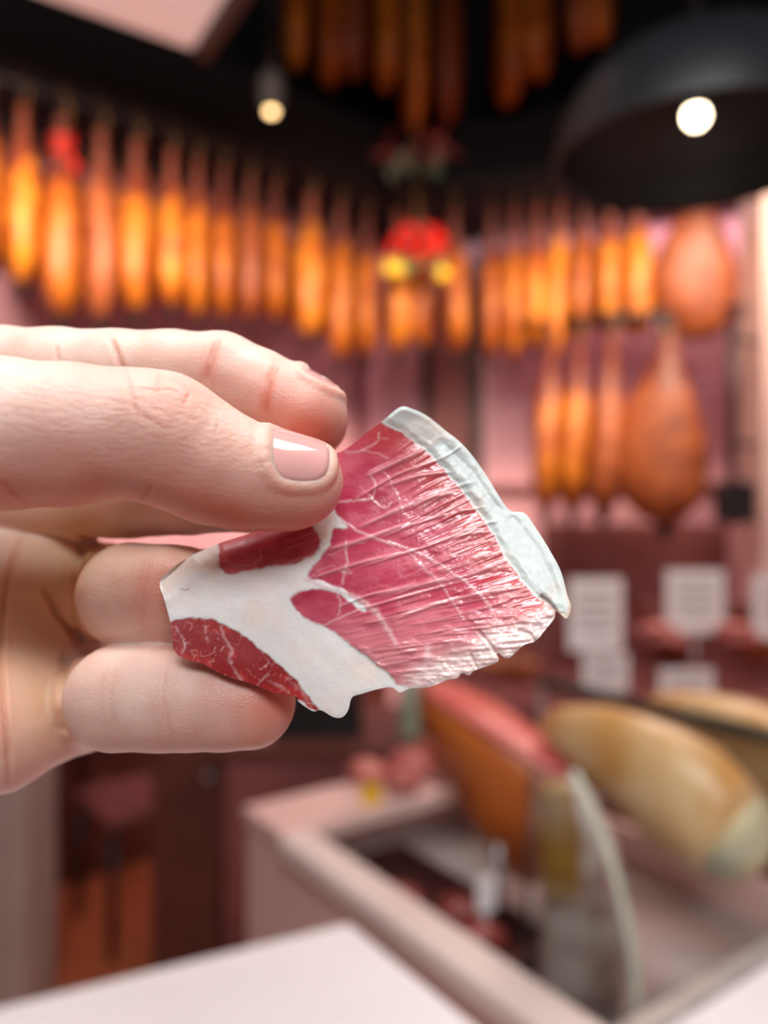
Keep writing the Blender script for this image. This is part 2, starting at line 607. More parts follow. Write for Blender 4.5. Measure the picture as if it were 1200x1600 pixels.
# rear rows, glimpsed between the front hams
REAR_A = ROW_A + TN * 0.31
rail('rear_ham_rail', REAR_A - TD * 0.9, ROW_B + TN * 0.31 + TD * 0.1, ZR, 'black rail behind the long row, close to the pink wall')
REAR1 = [(8, 430), (66, 448), (128, 470), (186, 474), (241, 476), (289, 484), (330, 488), (371, 492), (412, 494), (458, 510), (508, 530), (552, 540)]
for i, (px, yb) in enumerate(REAR1):
    hang(px, ray_on(px, REAR_A, TD), ZR, yb, 44 if i < 5 else 38, 2, ORD[i] + ' shaded ham of the rear row half hidden behind the long row', 'hams of the rear row', idx=i, brown=(i % 2 == 0), cup=False)
REAR_C = ROW_C + RN * 0.31
rail('rear_ham_rail', REAR_C - RD * 0.1, ROW_D + RN * 0.31 - RD * 0.1, ZR, 'black rail behind the second row, close to the wall')
for i, (px, yb) in enumerate([(786, 540), (822, 536), (858, 540), (895, 528), (934, 516), (975, 512)]):
    hang(px, ray_on(px, REAR_C, RD), ZR, yb, 34, 2, ORD[i] + ' shaded ham half hidden behind the row right of the garland', 'hams behind the second row', idx=i, brown=(i % 2 == 1), cup=False)
# cluster in the corner under the chilli garland
G2 = 'hams hanging in the corner cluster'
for i, (px, yb, wpx, yaw, Y, tl) in enumerate([(622, 552, 46, 10, 3.42, 0), (660, 545, 44, -8, 3.50, 0), (708, 553, 44, 4, 3.44, -2)]):
    p = Vector(((px - 600) / F * Y, Y))
    hang(px, p, ZR, yb, wpx, yaw, ['left', 'middle', 'right'][i] + ' ham of the three hanging under the red chilli garland', G2, idx=i + 1, tilt=tl)
# second row
ROW2 = [(768, 562, 36, 2, 0), (804, 566, 36, -2, 0), (840, 548, 36, 2, 1), (876, 566, 38, 0, 2), (914, 540, 40, 2, 2), (953, 522, 40, -2, 0), (997, 526, 52, 2, 0)]
G3 = 'hams hanging in the second row'
for i, (px, yb, wpx, yaw, tl) in enumerate(ROW2):
    hang(px, ray_on(px, ROW_C, RD), ZR, yb, wpx, yaw, ORD[i] + ' orange ham right of the garland in the row below the lamp', G3, idx=i + 2, tilt=tl, cup=(i < 4))
hang(1090, ray_on(1090, ROW_C, RD) - RN * 0.05, ZR, 532, 128, 6, 'broad brown ham hanging flat towards us beside the pale pillar', G3, brown=True, flat=True, cup=False)

# lower tier below the second row
LOW_A, LOW_D = Vector((0.56, 3.30)), Vector((1.40, 3.02))
LD = (LOW_D - LOW_A).normalized()
ZL = 2.30
r2 = empty('lower_ham_rail', (LOW_A.x, LOW_A.y, ZL))
Bv = Vector((LOW_D.x - LOW_A.x, LOW_D.y - LOW_A.y, 0))
tube('bar', [(0, 0, 0), Bv], 0.013, M['black'], r2, 10)
for t_ in (0.0, 0.5, 1.0):
    pp = Bv * t_
    tube('arm', [pp, pp + Vector((0.06, 0.16, 0.0)), pp + Vector((RN.x * 0.40, RN.y * 0.40, 0.03))], 0.010, M['black'], r2, 6)
tag(r2, 'short black rail carrying the lower tier of brown hams', 'rail')
for i, (px, yb, wpx, yaw, br, fl, tl) in enumerate([(862, 800, 48, 2, False, False, 2), (908, 800, 48, 0, False, False, 3), (958, 806, 54, 2, True, False, 3), (1040, 820, 136, -8, True, True, 2)]):
    hang(px, ray_on(px, LOW_A, LD), ZL, yb, wpx, yaw, ['first orange ham of the lower tier beside the slice rim', 'second ham of the lower tier, orange and narrow', 'third ham of the lower tier, brown, against the broad one', 'broad dark brown ham at the end of the lower tier'][i],
         'hams of the lower tier', idx=i, brown=br, flat=fl, tilt=tl)
# high row in the dark under the ceiling
HI_A, HI_D = Vector((-0.55, 3.25)), Vector((1.3, 3.25))
rail('high_ham_rail', HI_A, HI_D, 4.02, 'black rail high in the dark carrying the upper hams')
for x_ in (-0.5, 0.4, 1.25):
    pass
for i, (px, yb, wpx, yaw) in enumerate([(462, 110, 44, 4), (515, 135, 50, 4), (552, 122, 48, -8), (604, 140, 48, 6), (648, 200, 44, 4), (700, 190, 44, -4), (795, 165, 52, 8), (838, 125, 54, -6), (905, 80, 44, 4), (936, 70, 44, -4)]):
    hang(px, ray_on(px, HI_A, (HI_D - HI_A).normalized()), 4.02, yb, wpx, yaw, ORD[i] + ' dim ham in the high row under the dark ceiling, counted rightwards', 'hams in the dark high row', idx=i, cup=False, brown=(i % 3 == 2))
for x_ in (-0.5, 1.25):
    rd_ = empty('drop_rod', (x_, 3.25, 4.03))
    tube('rod', [(0, 0, 0), (0, 0, H_TOP - 4.03)], 0.008, M['black'], rd_, 6)
    tube('flange', [(0, 0, H_TOP - 4.05), (0, 0, H_TOP - 4.03)], 0.03, M['black'], rd_, 12)
    tag(rd_, 'thin black rod holding the high rail, ' + ('on the side of the small spot' if x_ < 0 else 'on the side of the pendant lamp'), 'rod')


# dark upright with a black box beside the pale pillar
up = empty('scale_pole', (1.275, 2.84, 1.45))
tube('pole', [(0, 0, 0), (0, 0, 0.40), (0, 0, 0.74)], 0.016, M['black'], up, 10)
box('black_box', (0.005, -0.01, 0.085), (0.125, 0.09, 0.15), M['black'], up, 0.010)
for z_ in (0.30, 0.68):
    tube('bracket', [(0, 0, z_), (0.07, 0.03, z_), (0.128, 0.06, z_)], 0.009, M['black'], up, 8)
tag(up, 'dark upright pole with a black box beside the pale pillar', 'pole')


# ------------------------------------------------------------------ chilli garlands
def garland(px, py, Y, n, spread, label, hang_z, lemon=True):
    c = W(px, py, Y)
    root = empty('chilli_garland', c)
    r_ = random.Random(n)
    ch = [tube_geo([(0, 0, 0), (0.004, 0, -0.02), (0.010, 0, -0.05), (0.022, 0, -0.08)], [0.006, 0.015, 0.012, 0.002], 8)]
    me0 = None
    for i in range(n):
        if me0 is None:
            o_ = orient(new_obj('chilli', ch[0][0], ch[0][1], M['chilli'] if lemon else M['chilli_shade'], root))
            me0 = o_.data
        else:
            o_ = link_mesh('chilli', me0, root)
        o_.location = (r_.uniform(-1, 1) * spread, r_.uniform(-0.05, 0.05) - 0.05, r_.uniform(-0.5, 0.6) * spread)
        o_.rotation_euler = (r_.uniform(-0.9, 0.9), r_.uniform(-1.3, 1.3), r_.uniform(0, 6))
        o_.scale = [r_.uniform(1.1, 1.5)] * 3
    lv = [(0, 0, 0), (0.02, 0.004, -0.03), (0.0, 0.008, -0.09), (-0.02, 0.004, -0.03), (0, 0.010, -0.035)]
    for i in range(8):
        o_ = new_obj('leaf', lv, [(0, 1, 4), (1, 2, 4), (2, 3, 4), (3, 0, 4)], M['leaf'] if lemon else M['leaf_shade'], root)
        o_.location = (r_.uniform(-1.1, 1.1) * spread, -0.09, r_.uniform(-1.0, -0.3) * spread)
        o_.rotation_euler = (r_.uniform(-0.5, 0.5), r_.uniform(-1, 1), r_.uniform(-0.6, 0.6))
    if lemon:
        for dx, dz in ((-0.12, -0.145), (-0.085, -0.15), (0.10, -0.17)):
            o_ = lathe([(0.002, -0.036), (0.010, -0.033), (0.024, -0.02), (0.028, 0.0), (0.024, 0.02), (0.010, 0.033), (0.002, 0.036)], 12, 'yellow_pepper', M['lemon'], root)
            o_.location = (dx, -0.10, dz)
    tube('string', [(0, 0, 0), (0, 0.02, hang_z - c.z)], 0.005, M['rope'], root, 6)
    tag(root, label, 'garland')


garland(652, 378, 3.30, 22, 0.105, 'bright red chilli garland with yellow peppers above the corner hams', 2.96)
garland(648, 232, 3.10, 14, 0.11, 'dim red and green garland in the dark above the bright one', 4.02, False)

# ------------------------------------------------------------------ lamps
pl = empty('pendant_lamp', (0.523, 1.30, CZ + 0.588))
prof = [(0.235, 0.0), (0.233, 0.03), (0.222, 0.075), (0.198, 0.118), (0.160, 0.152), (0.110, 0.176), (0.055, 0.190), (0.020, 0.196), (0.016, 0.188), (0.052, 0.182), (0.106, 0.168), (0.155, 0.145), (0.192, 0.112), (0.215, 0.072), (0.227, 0.03), (0.229, 0.0)]
sh_m = noisy('lamp_enamel', rgb(26, 30, 34), rgb(34, 38, 42), 6, 0.45)
rings = [[Vector((r * math.cos(2 * PI * k / 64), r * math.sin(2 * PI * k / 64), z)) for k in range(64)] for r, z in prof]
v, f = loft(rings + [rings[0]])
new_obj('shade', v, f[:-2], sh_m, pl)
orient(bpy.data.objects[pl.children[0].name])
lathe([(0.004, 0.19), (0.022, 0.188), (0.022, 0.09), (0.015, 0.085), (0.004, 0.085)], 20, 'socket', M['black'], pl)
lathe([(0.002, 0.058), (0.010, 0.0605), (0.016, 0.068), (0.018, 0.076), (0.015, 0.085), (0.010, 0.092), (0.003, 0.092)], 20, 'bulb', M['bulb'], pl)
tube('cord', [(0, 0, 0.19), (0.002, 0, 0.5), (0, 0, H_TOP - CZ - 0.588)], 0.004, M['black'], pl, 8)
box('small_plate', (0.11, -0.03, 0.128), (0.05, 0.016, 0.003), M['steel'], pl, rot=0.4)  # small steel plate set inside the shade
tag(pl, 'large black dome pendant lamp with a glowing bulb', 'lamp')
l = bpy.data.lights.new('pendant_light', 'SPOT')
l.energy = 6
l.spot_size = 2.3
l.spot_blend = 0.6
l.color = (1.0, 0.82, 0.6)
l.shadow_soft_size = 0.02
o = bpy.data.objects.new('pendant_light', l)
COL.objects.link(o)
o.location = (0.523, 1.30, CZ + 0.645)

sp_p = W(424, 173, 2.35)
sl = empty('ceiling_spot', sp_p)
tube('stem', [(0, 0.03, 0.08), (0, 0.03, H_TOP - sp_p.z)], 0.008, M['black'], sl, 8)
can = lathe([(0.030, 0.0), (0.036, 0.004), (0.038, 0.09), (0.030, 0.11), (0.004, 0.115), (0.004, 0.10), (0.026, 0.09), (0.026, 0.0)], 24, 'housing', M['wall_dark'], sl)
bl = lathe([(0.002, -0.012), (0.012, -0.009), (0.017, 0.004), (0.014, 0.016), (0.003, 0.02)], 16, 'bulb', M['bulb_s'], sl)
tag(sl, 'small glowing ceiling spot hanging in the dark', 'lamp')


# ------------------------------------------------------------------ display case, set at an angle
C0 = Vector((-0.257, 1.45))
U = Vector((0.577, -0.817))
V_ = Vector((0.817, 0.577))
ZT = CZ - 0.55


def cp(u, v):
    p = C0 + U * u + V_ * v
    return (p.x, p.y)


def cp3(u, v, z):
    return Vector((*cp(u, v), z))


def cbox(name, u0, u1, v0, v1, z0, z1, m, parent, bevel=0.0):
    o_ = prism(name, [cp(u0, v0), cp(u1, v0), cp(u1, v1), cp(u0, v1)], z0, z1, m, None, bevel)
    o_.parent = parent
    o_.matrix_parent_inverse = Matrix.Translation(parent.location).inverted()
    return o_


case = empty('display_case', (*cp(0.4, 0.3), 0.0))
bpy.context.view_layer.update()
cbox('front_panel', 0.0, 0.86, 0.0, 0.02, 0.05, ZT - 0.03, M['rose_lam'], case, 0.003)
cbox('far_end_panel', 0.0, 0.02, 0.02, 0.60, 0.05, ZT - 0.03, M['rose_lam'], case, 0.003)
cbox('rear_panel', 0.0, 0.86, 0.60, 0.62, 0.05, ZT - 0.05, M['rose_lam'], case, 0.003)
cbox('near_end_panel', 0.84, 0.86, 0.02, 0.60, 0.05, ZT - 0.05, M['rose_lam'], case, 0.003)
cbox('top_slab', -0.005, 0.15, -0.005, 0.62, ZT - 0.03, ZT, M['rose_lam'], case, 0.004)
cbox('front_rail', 0.15, 0.86, -0.014, 0.050, ZT - 0.04, ZT, noisy('rail_enamel', rgb(222, 204, 198), rgb(232, 216, 210), 5, 0.35), case, 0.008)
cbox('near_ledge', 0.83, 1.10, 0.04, 0.62, ZT - 0.035, ZT, M['white_lam'], case, 0.004)
cbox('near_rail', 0.80, 0.83, 0.04, 0.60, ZT - 0.03, ZT + 0.004, M['steel'], case, 0.004)
cbox('well_floor', 0.02, 0.84, 0.02, 0.60, ZT - 0.14, ZT - 0.12, M['steel'], case)
cbox('plinth', 0.03, 0.82, 0.03, 0.58, 0.0, 0.05, M['black'], case)
gl = cbox('rear_glass', 0.20, 1.00, 0.575, 0.583, ZT, CZ - 0.356, M['glass'], case)
e_ = cbox('glass_edge', 0.20, 1.00, 0.568, 0.590, CZ - 0.364, CZ - 0.344, M['glass_edge'], case)
e_['label'] = 'dark green top edge of the rear glass'
cbox('glass_post', 0.195, 0.203, 0.570, 0.588, ZT, CZ - 0.346, M['steel'], case)
# curved glass end screen standing in the well
pA, pB = W(818, 1506, 1.03), W(997, 1566, 0.955)
zb = ZT - 0.12
dv = (pB - pA)
dv.z = 0
wl = dv.length
dv.normalize()
nv2 = Vector((-dv.y, dv.x, 0))
prof2 = [(0, 0), (wl, -0.0)]
hgt_l, pts = 0.325, []
for t_ in np.linspace(0, 1, 14):
    pts.append((wl * (1 - 0.55 * (t_ ** 2.4)), hgt_l * t_ * 1.04))
outl = [(0, 0)] + pts + [(0.012, hgt_l)]
base = Vector((pA.x, pA.y, zb))
vv1 = [base + dv * a + Vector((0, 0, z)) - nv2 * 0.003 for a, z in outl]
vv2 = [base + dv * a + Vector((0, 0, z)) + nv2 * 0.003 for a, z in outl]
n_ = len(outl)
gs = orient(new_obj('glass_screen', [p - case.location for p in vv1 + vv2], [tuple(range(n_)), tuple(range(2 * n_ - 1, n_ - 1, -1))] + [(i, (i + 1) % n_, (i + 1) % n_ + n_, i + n_) for i in range(n_)], M['glass'], case, False))
ge = tube('screen_edge', [base + dv * a + Vector((0, 0, z)) - case.location for a, z in pts], 0.0055, noisy('glass_rim', rgb(196, 206, 188), rgb(222, 226, 206), 30, 0.15), case, 8)
tube('screen_edge', [base + dv * a + Vector((0, 0, z)) - case.location for a, z in [(0, 0), (0.004, 0.14), (0.012, hgt_l)]], 0.003, M['glass_edge'], case, 8)
tube('screen_foot', [base + dv * a + Vector((0, 0, 0.006)) - case.location for a in (0.0, wl * 0.5, wl)], 0.011, M['white_lam'], case, 8)
tag(case, 'angled refrigerated display case with steel rails and glass', 'display case')

# white table nearest to us
tq = Vector((-0.043, 0.947))
ta, tb = Vector((-0.346, -0.162)).normalized(), Vector((0.133, -0.19)).normalized()
tbl = empty('white_table', (tq.x - 0.2, tq.y - 0.4, 0))
bpy.context.view_layer.update()


def tpart(name, a0, a1, b0, b1, z0, z1, m, bevel=0.0):
    o_ = prism(name, [tuple(tq + ta * a + tb * b) for a, b in ((a0, b0), (a1, b0), (a1, b1), (a0, b1))], z0, z1, m, None, bevel)
    o_.parent = tbl
    o_.matrix_parent_inverse = Matrix.Translation(tbl.location).inverted()
    return o_


tpart('table_top', 0, 0.9, 0, 0.62, 0.965, 1.0, M['white_lam'], 0.004)
for a, b in ((0.04, 0.04), (0.82, 0.04), (0.04, 0.54), (0.82, 0.54)):
    tpart('leg', a, a + 0.045, b, b + 0.045, 0.0, 0.965, M['white_lam'], 0.003)
tpart('apron', 0.05, 0.85, 0.05, 0.07, 0.88, 0.965, M['white_lam'])
tag(tbl, 'white topped table nearest to the camera', 'table')


# ------------------------------------------------------------------ food in the case
def blob_loft(name, axis_pts, radii, m, parent=None, seg=20, noise=0.05, seed=1, squash=1.0, up=Vector((0, 0, 1))):
    """organic loft along a path; radii = (side, vertical) per point"""
    r_ = random.Random(seed)
    P = [Vector(p) for p in axis_pts]
    rings = []
    for i, p in enumerate(P):
        d = (P[min(i + 1, len(P) - 1)] - P[max(i - 1, 0)]).normalized()
        a = d.cross(up).normalized()
        b = a.cross(d).normalized()
        rs, rv = radii[i]
        ph = r_.uniform(0, 6)
        rings.append([p + a * rs * math.cos(2 * PI * k / seg) * (1 + noise * math.sin(3 * 2 * PI * k / seg + ph)) + b * rv * math.sin(2 * PI * k / seg) * (1 + noise * math.sin(2 * 2 * PI * k / seg + ph)) for k in range(seg)])
    v_, f_ = loft(rings)
    return orient(new_obj(name, v_, f_, m, parent))


m_rind = noisy('carved_ham_rind', rgb(196, 104, 44), rgb(150, 70, 30), 9, 0.35, 0.15)
m_cut = noisy('carved_ham_flesh', rgb(204, 84, 82), rgb(222, 128, 116), 16, 0.3, 0.1, stretch=(1, 1, 3))
m_pale = noisy('pale_rind', rgb(222, 192, 148), rgb(196, 146, 84), 8, 0.3, 0.1)
m_mould = noisy('pale_rind_mould', rgb(214, 196, 150), rgb(150, 160, 146), 9, 0.4, 0.1)


def world_part(o_, root):
    o_.parent = root
    o_.matrix_parent_inverse = Matrix.Translation(root.location).inverted()
    return o_


# carved ham, cut side up
ca_ = empty('carved_ham', (*cp(0.33, 0.30), ZT - 0.12))
bpy.context.view_layer.update()
A0, A1 = W(672, 1070, 1.50), W(892, 1216, 1.29)
n_r = 11
rings = []
topl, topr = [], []
dA = (A1 - A0).normalized()
sd = Vector((dA.y, -dA.x, 0)).normalized()            # side direction
for i in range(n_r):
    t_ = i / (n_r - 1)
    c = A0.lerp(A1, t_) + Vector((0, 0, 0.012 * math.sin(PI * t_)))
    w_ = 0.016 + 0.040 * math.sin(PI * min(1, 0.12 + t_ * 0.86)) ** 0.8
    h_ = 0.04 + 0.21 * math.sin(PI * (0.10 + 0.80 * t_)) ** 1.1
    lean_ = dA * (0.05 * math.sin(PI * t_))
    ring = []
    for k in range(16):
        if k <= 4:                                     # flat top
            s_ = -1 + k / 2.0
            ring.append(c + sd * w_ * s_ + Vector((0, 0, 0.004 * (1 - s_ * s_))))
        else:
            a = PI * (k - 4) / 12.0
            ring.append(c + sd * w_ * math.cos(a) * (1.0 + 0.25 * math.sin(a)) - Vector((0, 0, h_ * math.sin(a))) + lean_ * math.sin(a))
    rings.append(ring)
v, f = loft(rings)
world_part(orient(new_obj('rind', v, f, m_rind)), ca_)
# cut face laid on top
v, f = [], []
for i in range(n_r):
    t_ = i / (n_r - 1)
    for k in range(5):
        s_ = -1 + k / 2.0
        c = A0.lerp(A1, t_) + Vector((0, 0, 0.012 * math.sin(PI * t_)))
        w_ = (0.016 + 0.040 * math.sin(PI * min(1, 0.12 + t_ * 0.86)) ** 0.8) * 1.03
        v.append(c + sd * w_ * s_ + Vector((0, 0, 0.007 + 0.008 * (1 - s_ * s_))))
nb = len(v)
v += [p - Vector((0, 0, 0.012)) for p in v]
for i in range(n_r - 1):
    for k in range(4):
        a = i * 5 + k
        f.append((a, a + 1, a + 6, a + 5))
        f.append((nb + a, nb + a + 5, nb + a + 6, nb + a + 1))
rimi = [k for k in range(5)] + [i * 5 + 4 for i in range(1, n_r)] + [(n_r - 1) * 5 + k for k in range(3, -1, -1)] + [i * 5 for i in range(n_r - 2, 0, -1)]
for i in range(len(rimi)):
    a, c = rimi[i], rimi[(i + 1) % len(rimi)]
    f.append((a, nb + a, nb + c, c))
world_part(orient(new_obj('cut_face', v, f, m_cut)), ca_)['label'] = 'red cut surface along the top'
world_part(tube('stand_spike', [Vector((*cp(0.36, 0.30), ZT - 0.12)), Vector((*cp(0.36, 0.30), ZT - 0.02))], 0.008, M['steel']), ca_)
tag(ca_, 'carved ham standing in the case with its red cut side up', 'ham')

# pale whole hams lying behind it
def pale_ham(name, P0, P1, rmax, label, m_body, m_end, seed):
    root = empty(name, tuple(P0.lerp(P1, 0.5)))
    bpy.context.view_layer.update()
    ts = [0.0, 0.04, 0.10, 0.20, 0.32, 0.45, 0.58, 0.70, 0.80, 0.88]
    rs = [0.20, 0.34, 0.46, 0.58, 0.74, 0.90, 1.0, 1.02, 0.98, 0.90]
    pts_ = [P0.lerp(P1, t_) + Vector((0, 0, 0.03 * math.sin(PI * t_))) for t_ in ts]
    world_part(blob_loft('body', pts_, [(rmax * 0.75 * r, rmax * r) for r in rs], m_body, None, 24, 0.05, seed), root)
    ts2 = [0.865, 0.92, 0.96, 0.985, 1.0]
    rs2 = [0.91, 0.80, 0.60, 0.38, 0.12]
    pts_ = [P0.lerp(P1, t_) + Vector((0, 0, 0.03 * math.sin(PI * t_))) for t_ in ts2]
    world_part(blob_loft('rump_end', pts_, [(rmax * 0.75 * r, rmax * r) for r in rs2], m_end, None, 24, 0.05, seed + 1), root)['label'] = 'grey mould-dusted rump end'
    pts_ = [P0.lerp(P1, t_) + Vector((0, 0, rmax * rr)) for t_, rr in ((0.06, 0.32), (0.2, 0.52), (0.34, 0.76), (0.48, 0.94))]
    world_part(blob_loft('lean_strip', pts_, [(rmax * 0.22, rmax * 0.10), (rmax * 0.34, rmax * 0.16), (rmax * 0.36, rmax * 0.16), (rmax * 0.2, rmax * 0.08)], m_cut, None, 12, 0.08, seed + 2), root)
    tag(root, label, 'ham', 'pale hams lying in the case')
    return root


pale_ham('whole_ham', W(850, 1130, 1.34), W(1196, 1352, 1.06), 0.088, 'pale whole ham with grey mould lying behind the glass screen', m_pale, m_mould, 3)
pale_ham('whole_ham', W(1010, 1108, 1.52), W(1330, 1290, 1.22), 0.092, 'pale whole ham half hidden at the frame edge beyond the other', m_pale, m_mould, 8)

# ham slab added behind the glass screen for the ham reflection in it
sb = empty('added_ham_wedge', (*cp(0.62, 0.19), ZT - 0.12))
bpy.context.view_layer.update()
pb = Vector((*cp(0.62, 0.19), ZT - 0.12))
world_part(blob_loft('fat', [pb + Vector((0.01, 0.0, 0.004)), pb + Vector((0.012, 0.0, 0.05)), pb + Vector((0.014, 0, 0.13)), pb + Vector((0.006, 0, 0.22)), pb + Vector((-0.01, 0, 0.29)), pb + Vector((-0.016, 0, 0.305))], [(0.05, 0.03), (0.060, 0.035), (0.060, 0.035), (0.050, 0.03), (0.030, 0.02), (0.008, 0.006)], noisy('wedge_fat', rgb(214, 206, 196), rgb(164, 132, 126), 16, 0.35, 0.1), None, 20, 0.06, 5, up=Vector((0, 1, 0))), sb)
world_part(blob_loft('rind', [pb + Vector((-0.016, -0.014, 0.155)), pb + Vector((-0.016, -0.018, 0.17)), pb + Vector((-0.018, -0.016, 0.24)), pb + Vector((-0.022, -0.008, 0.292)), pb + Vector((-0.022, -0.004, 0.308))], [(0.026, 0.016), (0.030, 0.022), (0.030, 0.022), (0.026, 0.016), (0.010, 0.008)], noisy('olive_rind', rgb(176, 132, 40), rgb(146, 104, 36), 12, 0.4, 0.1), None, 16, 0.05, 6, up=Vector((0, 1, 0))), sb)
tag(sb, 'upright wedge of pale ham added for the ham reflection in the glass screen', 'ham wedge')

# trays and cut meat near the far end of the case
tr = empty('meat_tray', (*cp(0.34, 0.16), ZT - 0.12))
bpy.context.view_layer.update()
for nm_, a in (('tray_base', (0.16, 0.56, 0.05, 0.24, ZT - 0.12, ZT - 0.105)), ('tray_wall', (0.16, 0.17, 0.05, 0.24, ZT - 0.105, ZT - 0.07)), ('tray_wall', (0.55, 0.56, 0.05, 0.24, ZT - 0.105, ZT - 0.07)),
              ('tray_wall', (0.17, 0.55, 0.05, 0.058, ZT - 0.105, ZT - 0.07)), ('tray_wall', (0.17, 0.55, 0.232, 0.24, ZT - 0.105, ZT - 0.07))):
    cbox(nm_, *a, M['tray'], tr)
tag(tr, 'dark tray inside the case beside the front rail', 'tray')
rr = random.Random(5)
MEATS = [(0.035, 0.25, 0.036, 'meat'), (0.065, 0.335, 0.042, 'meat'), (0.118, 0.275, 0.034, 'meat'), (0.035, 0.43, 0.044, 'meat'), (0.118, 0.41, 0.042, 'meat'), (0.32, 0.12, 0.034, 'meat_dark'), (0.40, 0.18, 0.034, 'meat_dark'), (0.40, 0.10, 0.030, 'meat_dark'), (0.48, 0.15, 0.034, 'meat_dark')]
WHERE = ['on the pale slab, nearest the yellow tag', 'in the middle of the five on the pale slab', 'on the pale slab edge over the tray', 'farthest back on the pale slab', 'on the pale slab beside the carved ham', 'in front of the carved ham', 'under the carved ham tip', 'next to the small white label', 'nearest the glass screen']
for i, (u_, v_, r_, mm) in enumerate(MEATS):
    p = cp3(u_, v_, (ZT if mm == 'meat' else ZT - 0.105) + r_ * 0.70)
    root = blob_loft('meat_piece', [p + Vector((-r_ * 1.05, 0, -r_ * 0.1)), p + Vector((-r_ * 0.8, 0.003, 0)), p + Vector((-r_ * 0.2, 0, 0.004)), p + Vector((r_ * 0.5, 0.004, 0.0)), p + Vector((r_ * 0.95, 0, -r_ * 0.1)), p + Vector((r_ * 1.15, 0, -r_ * 0.2))],
                     [(r_ * 0.2, r_ * 0.2), (r_ * 0.62, r_ * 0.5), (r_ * 0.8, r_ * 0.7), (r_ * 0.75, r_ * 0.62), (r_ * 0.5, r_ * 0.4), (r_ * 0.1, r_ * 0.1)], M[mm], None, 14, 0.10, i)
    tag(root, ('pink' if mm == 'meat' else 'dark red') + ' lump of cured meat ' + ('' if mm == 'meat' else 'in the tray ') + WHERE[i], 'meat', 'lumps of cut meat in the case')


def card(px, py, Y, w, h, label, group, yaw=0.0, foot=None, m_=None, lines=4):
    c = W(px, py, Y)
    root = empty('price_card', c, yaw)
    box('sheet', (0, 0, 0), (w, 0.003, h), m_ or M['paper'], root)
    for i in range(lines):
        box('print_line', (0, -0.002, h * (0.30 - 0.17 * i)), (w * (0.72 - 0.12 * (i % 2)), 0.001, h * 0.06), M['print'], root)
    if foot is not None:
        tube('stem', [(0, 0.004, -h / 2), (0, 0.004, foot - c.z)], 0.004, M['steel'], root, 6)
    tag(root, label, 'price card', group)
    return root


yt = card(580, 1241, 1.46, 0.036, 0.042, 'small yellow tag standing among the meat pieces', 'tags in the tray', 0.3, None, M['lemon'], 0)
yt['category'] = 'tag'
card(760, 1396, 1.19, 0.032, 0.055, 'small white label standing in the tray by the rail', 'tags in the tray', 0.3, ZT - 0.105, None, 0)['category'] = 'tag'

# ------------------------------------------------------------------ back counter with price cards
bc = empty('back_counter', (1.0, 2.25, 0))
bpy.context.view_layer.update()
BZ = CZ - 0.50
for nm_, c, s, mm in (('counter_body', (0.95, 2.30, (BZ - 0.03) / 2), (1.5, 0.50, BZ - 0.03), 'wood_dark'), ('counter_top', (0.95, 2.30, BZ - 0.015), (1.56, 0.56, 0.03), 'post_rose'),
                     ('shelf_back', (0.95, 2.56, BZ + 0.10), (1.5, 0.02, 0.20), 'post_rose')):
    world_part(box(nm_, c, s, M[mm], None, 0.003), bc)
tag(bc, 'dark rose back counter with price cards standing on it', 'counter')
CARDS = [(930, 960, 2.16, 0.150, 0.200, 0.02, 'white price card touching the rim tip of the slice'), (1086, 940, 2.16, 0.160, 0.175, -0.03, 'white price card raised over the other cards'), (1218, 948, 2.16, 0.150, 0.180, 0.0, 'white price card cut off by the frame edge'),
         (1072, 1082, 2.05, 0.145, 0.125, 0.05, 'low wide price card below the raised one'), (946, 1050, 2.05, 0.120, 0.100, 0.0, 'low price card below the one touching the slice')]
for px, py, Y, w, h, yw, lb in CARDS:
    card(px, py, Y, w, h, lb, 'price cards on the back counter', yw, BZ)
# small cured legs lying between the cards
for i, (xa, ya, xb, yb_, Y, r_, mm) in enumerate([(976, 930, 1066, 1046, 2.28, 0.045, 'ham'), (1130, 950, 1200, 1080, 2.30, 0.06, 'ham_brown'), (850, 1040, 800, 1100, 2.25, 0.05, 'ham_brown'), (740, 1040, 830, 1070, 2.28, 0.055, 'ham_brown')]):
    a, b_ = W(xa, ya, Y), W(xb, yb_, Y + 0.05)
    b_.z = max(b_.z, BZ + r_)
    blo = blob_loft('small_ham', [a.lerp(b_, t_) for t_ in (0, 0.08, 0.25, 0.45, 0.65, 0.82, 0.94, 1.0)], [(r_ * k, r_ * k) for k in (0.2, 0.34, 0.4, 0.6, 0.9, 1.0, 0.7, 0.15)], M[mm], None, 16, 0.06, i)
    tag(blo, ['orange small ham leaning up between two price cards', 'brown small ham beside the frame edge behind the cards', 'brown small ham lying beneath the lower slice corner', 'long brown small ham in the shade left of the cards'][i], 'ham', 'small hams on the back counter')
# salmon coloured sausage rounds
for i, (px, py) in enumerate([(1030, 985), (1046, 1000), (1150, 985), (1162, 998)]):
    c = W(px, py, 2.12)
    o_ = blob_loft('sausage', [c + Vector((-0.05, 0.02, -0.01)), c + Vector((-0.042, 0.02, -0.003)), c + Vector((-0.015, 0.006, 0.006)), c + Vector((0.02, 0, 0.004)), c + Vector((0.044, 0.004, -0.008)), c + Vector((0.05, 0.006, -0.014))], [(0.004, 0.004), (0.015, 0.015), (0.019, 0.019), (0.019, 0.019), (0.014, 0.014), (0.004, 0.004)], M['meat'], None, 14, 0.03, i)
    tag(o_, ['upper', 'lower', 'upper', 'lower'][i] + ' pink sausage hung ' + ('between the first and the raised card' if i < 2 else 'past the raised card near the frame edge'), 'sausage', 'pink sausages among the cards')

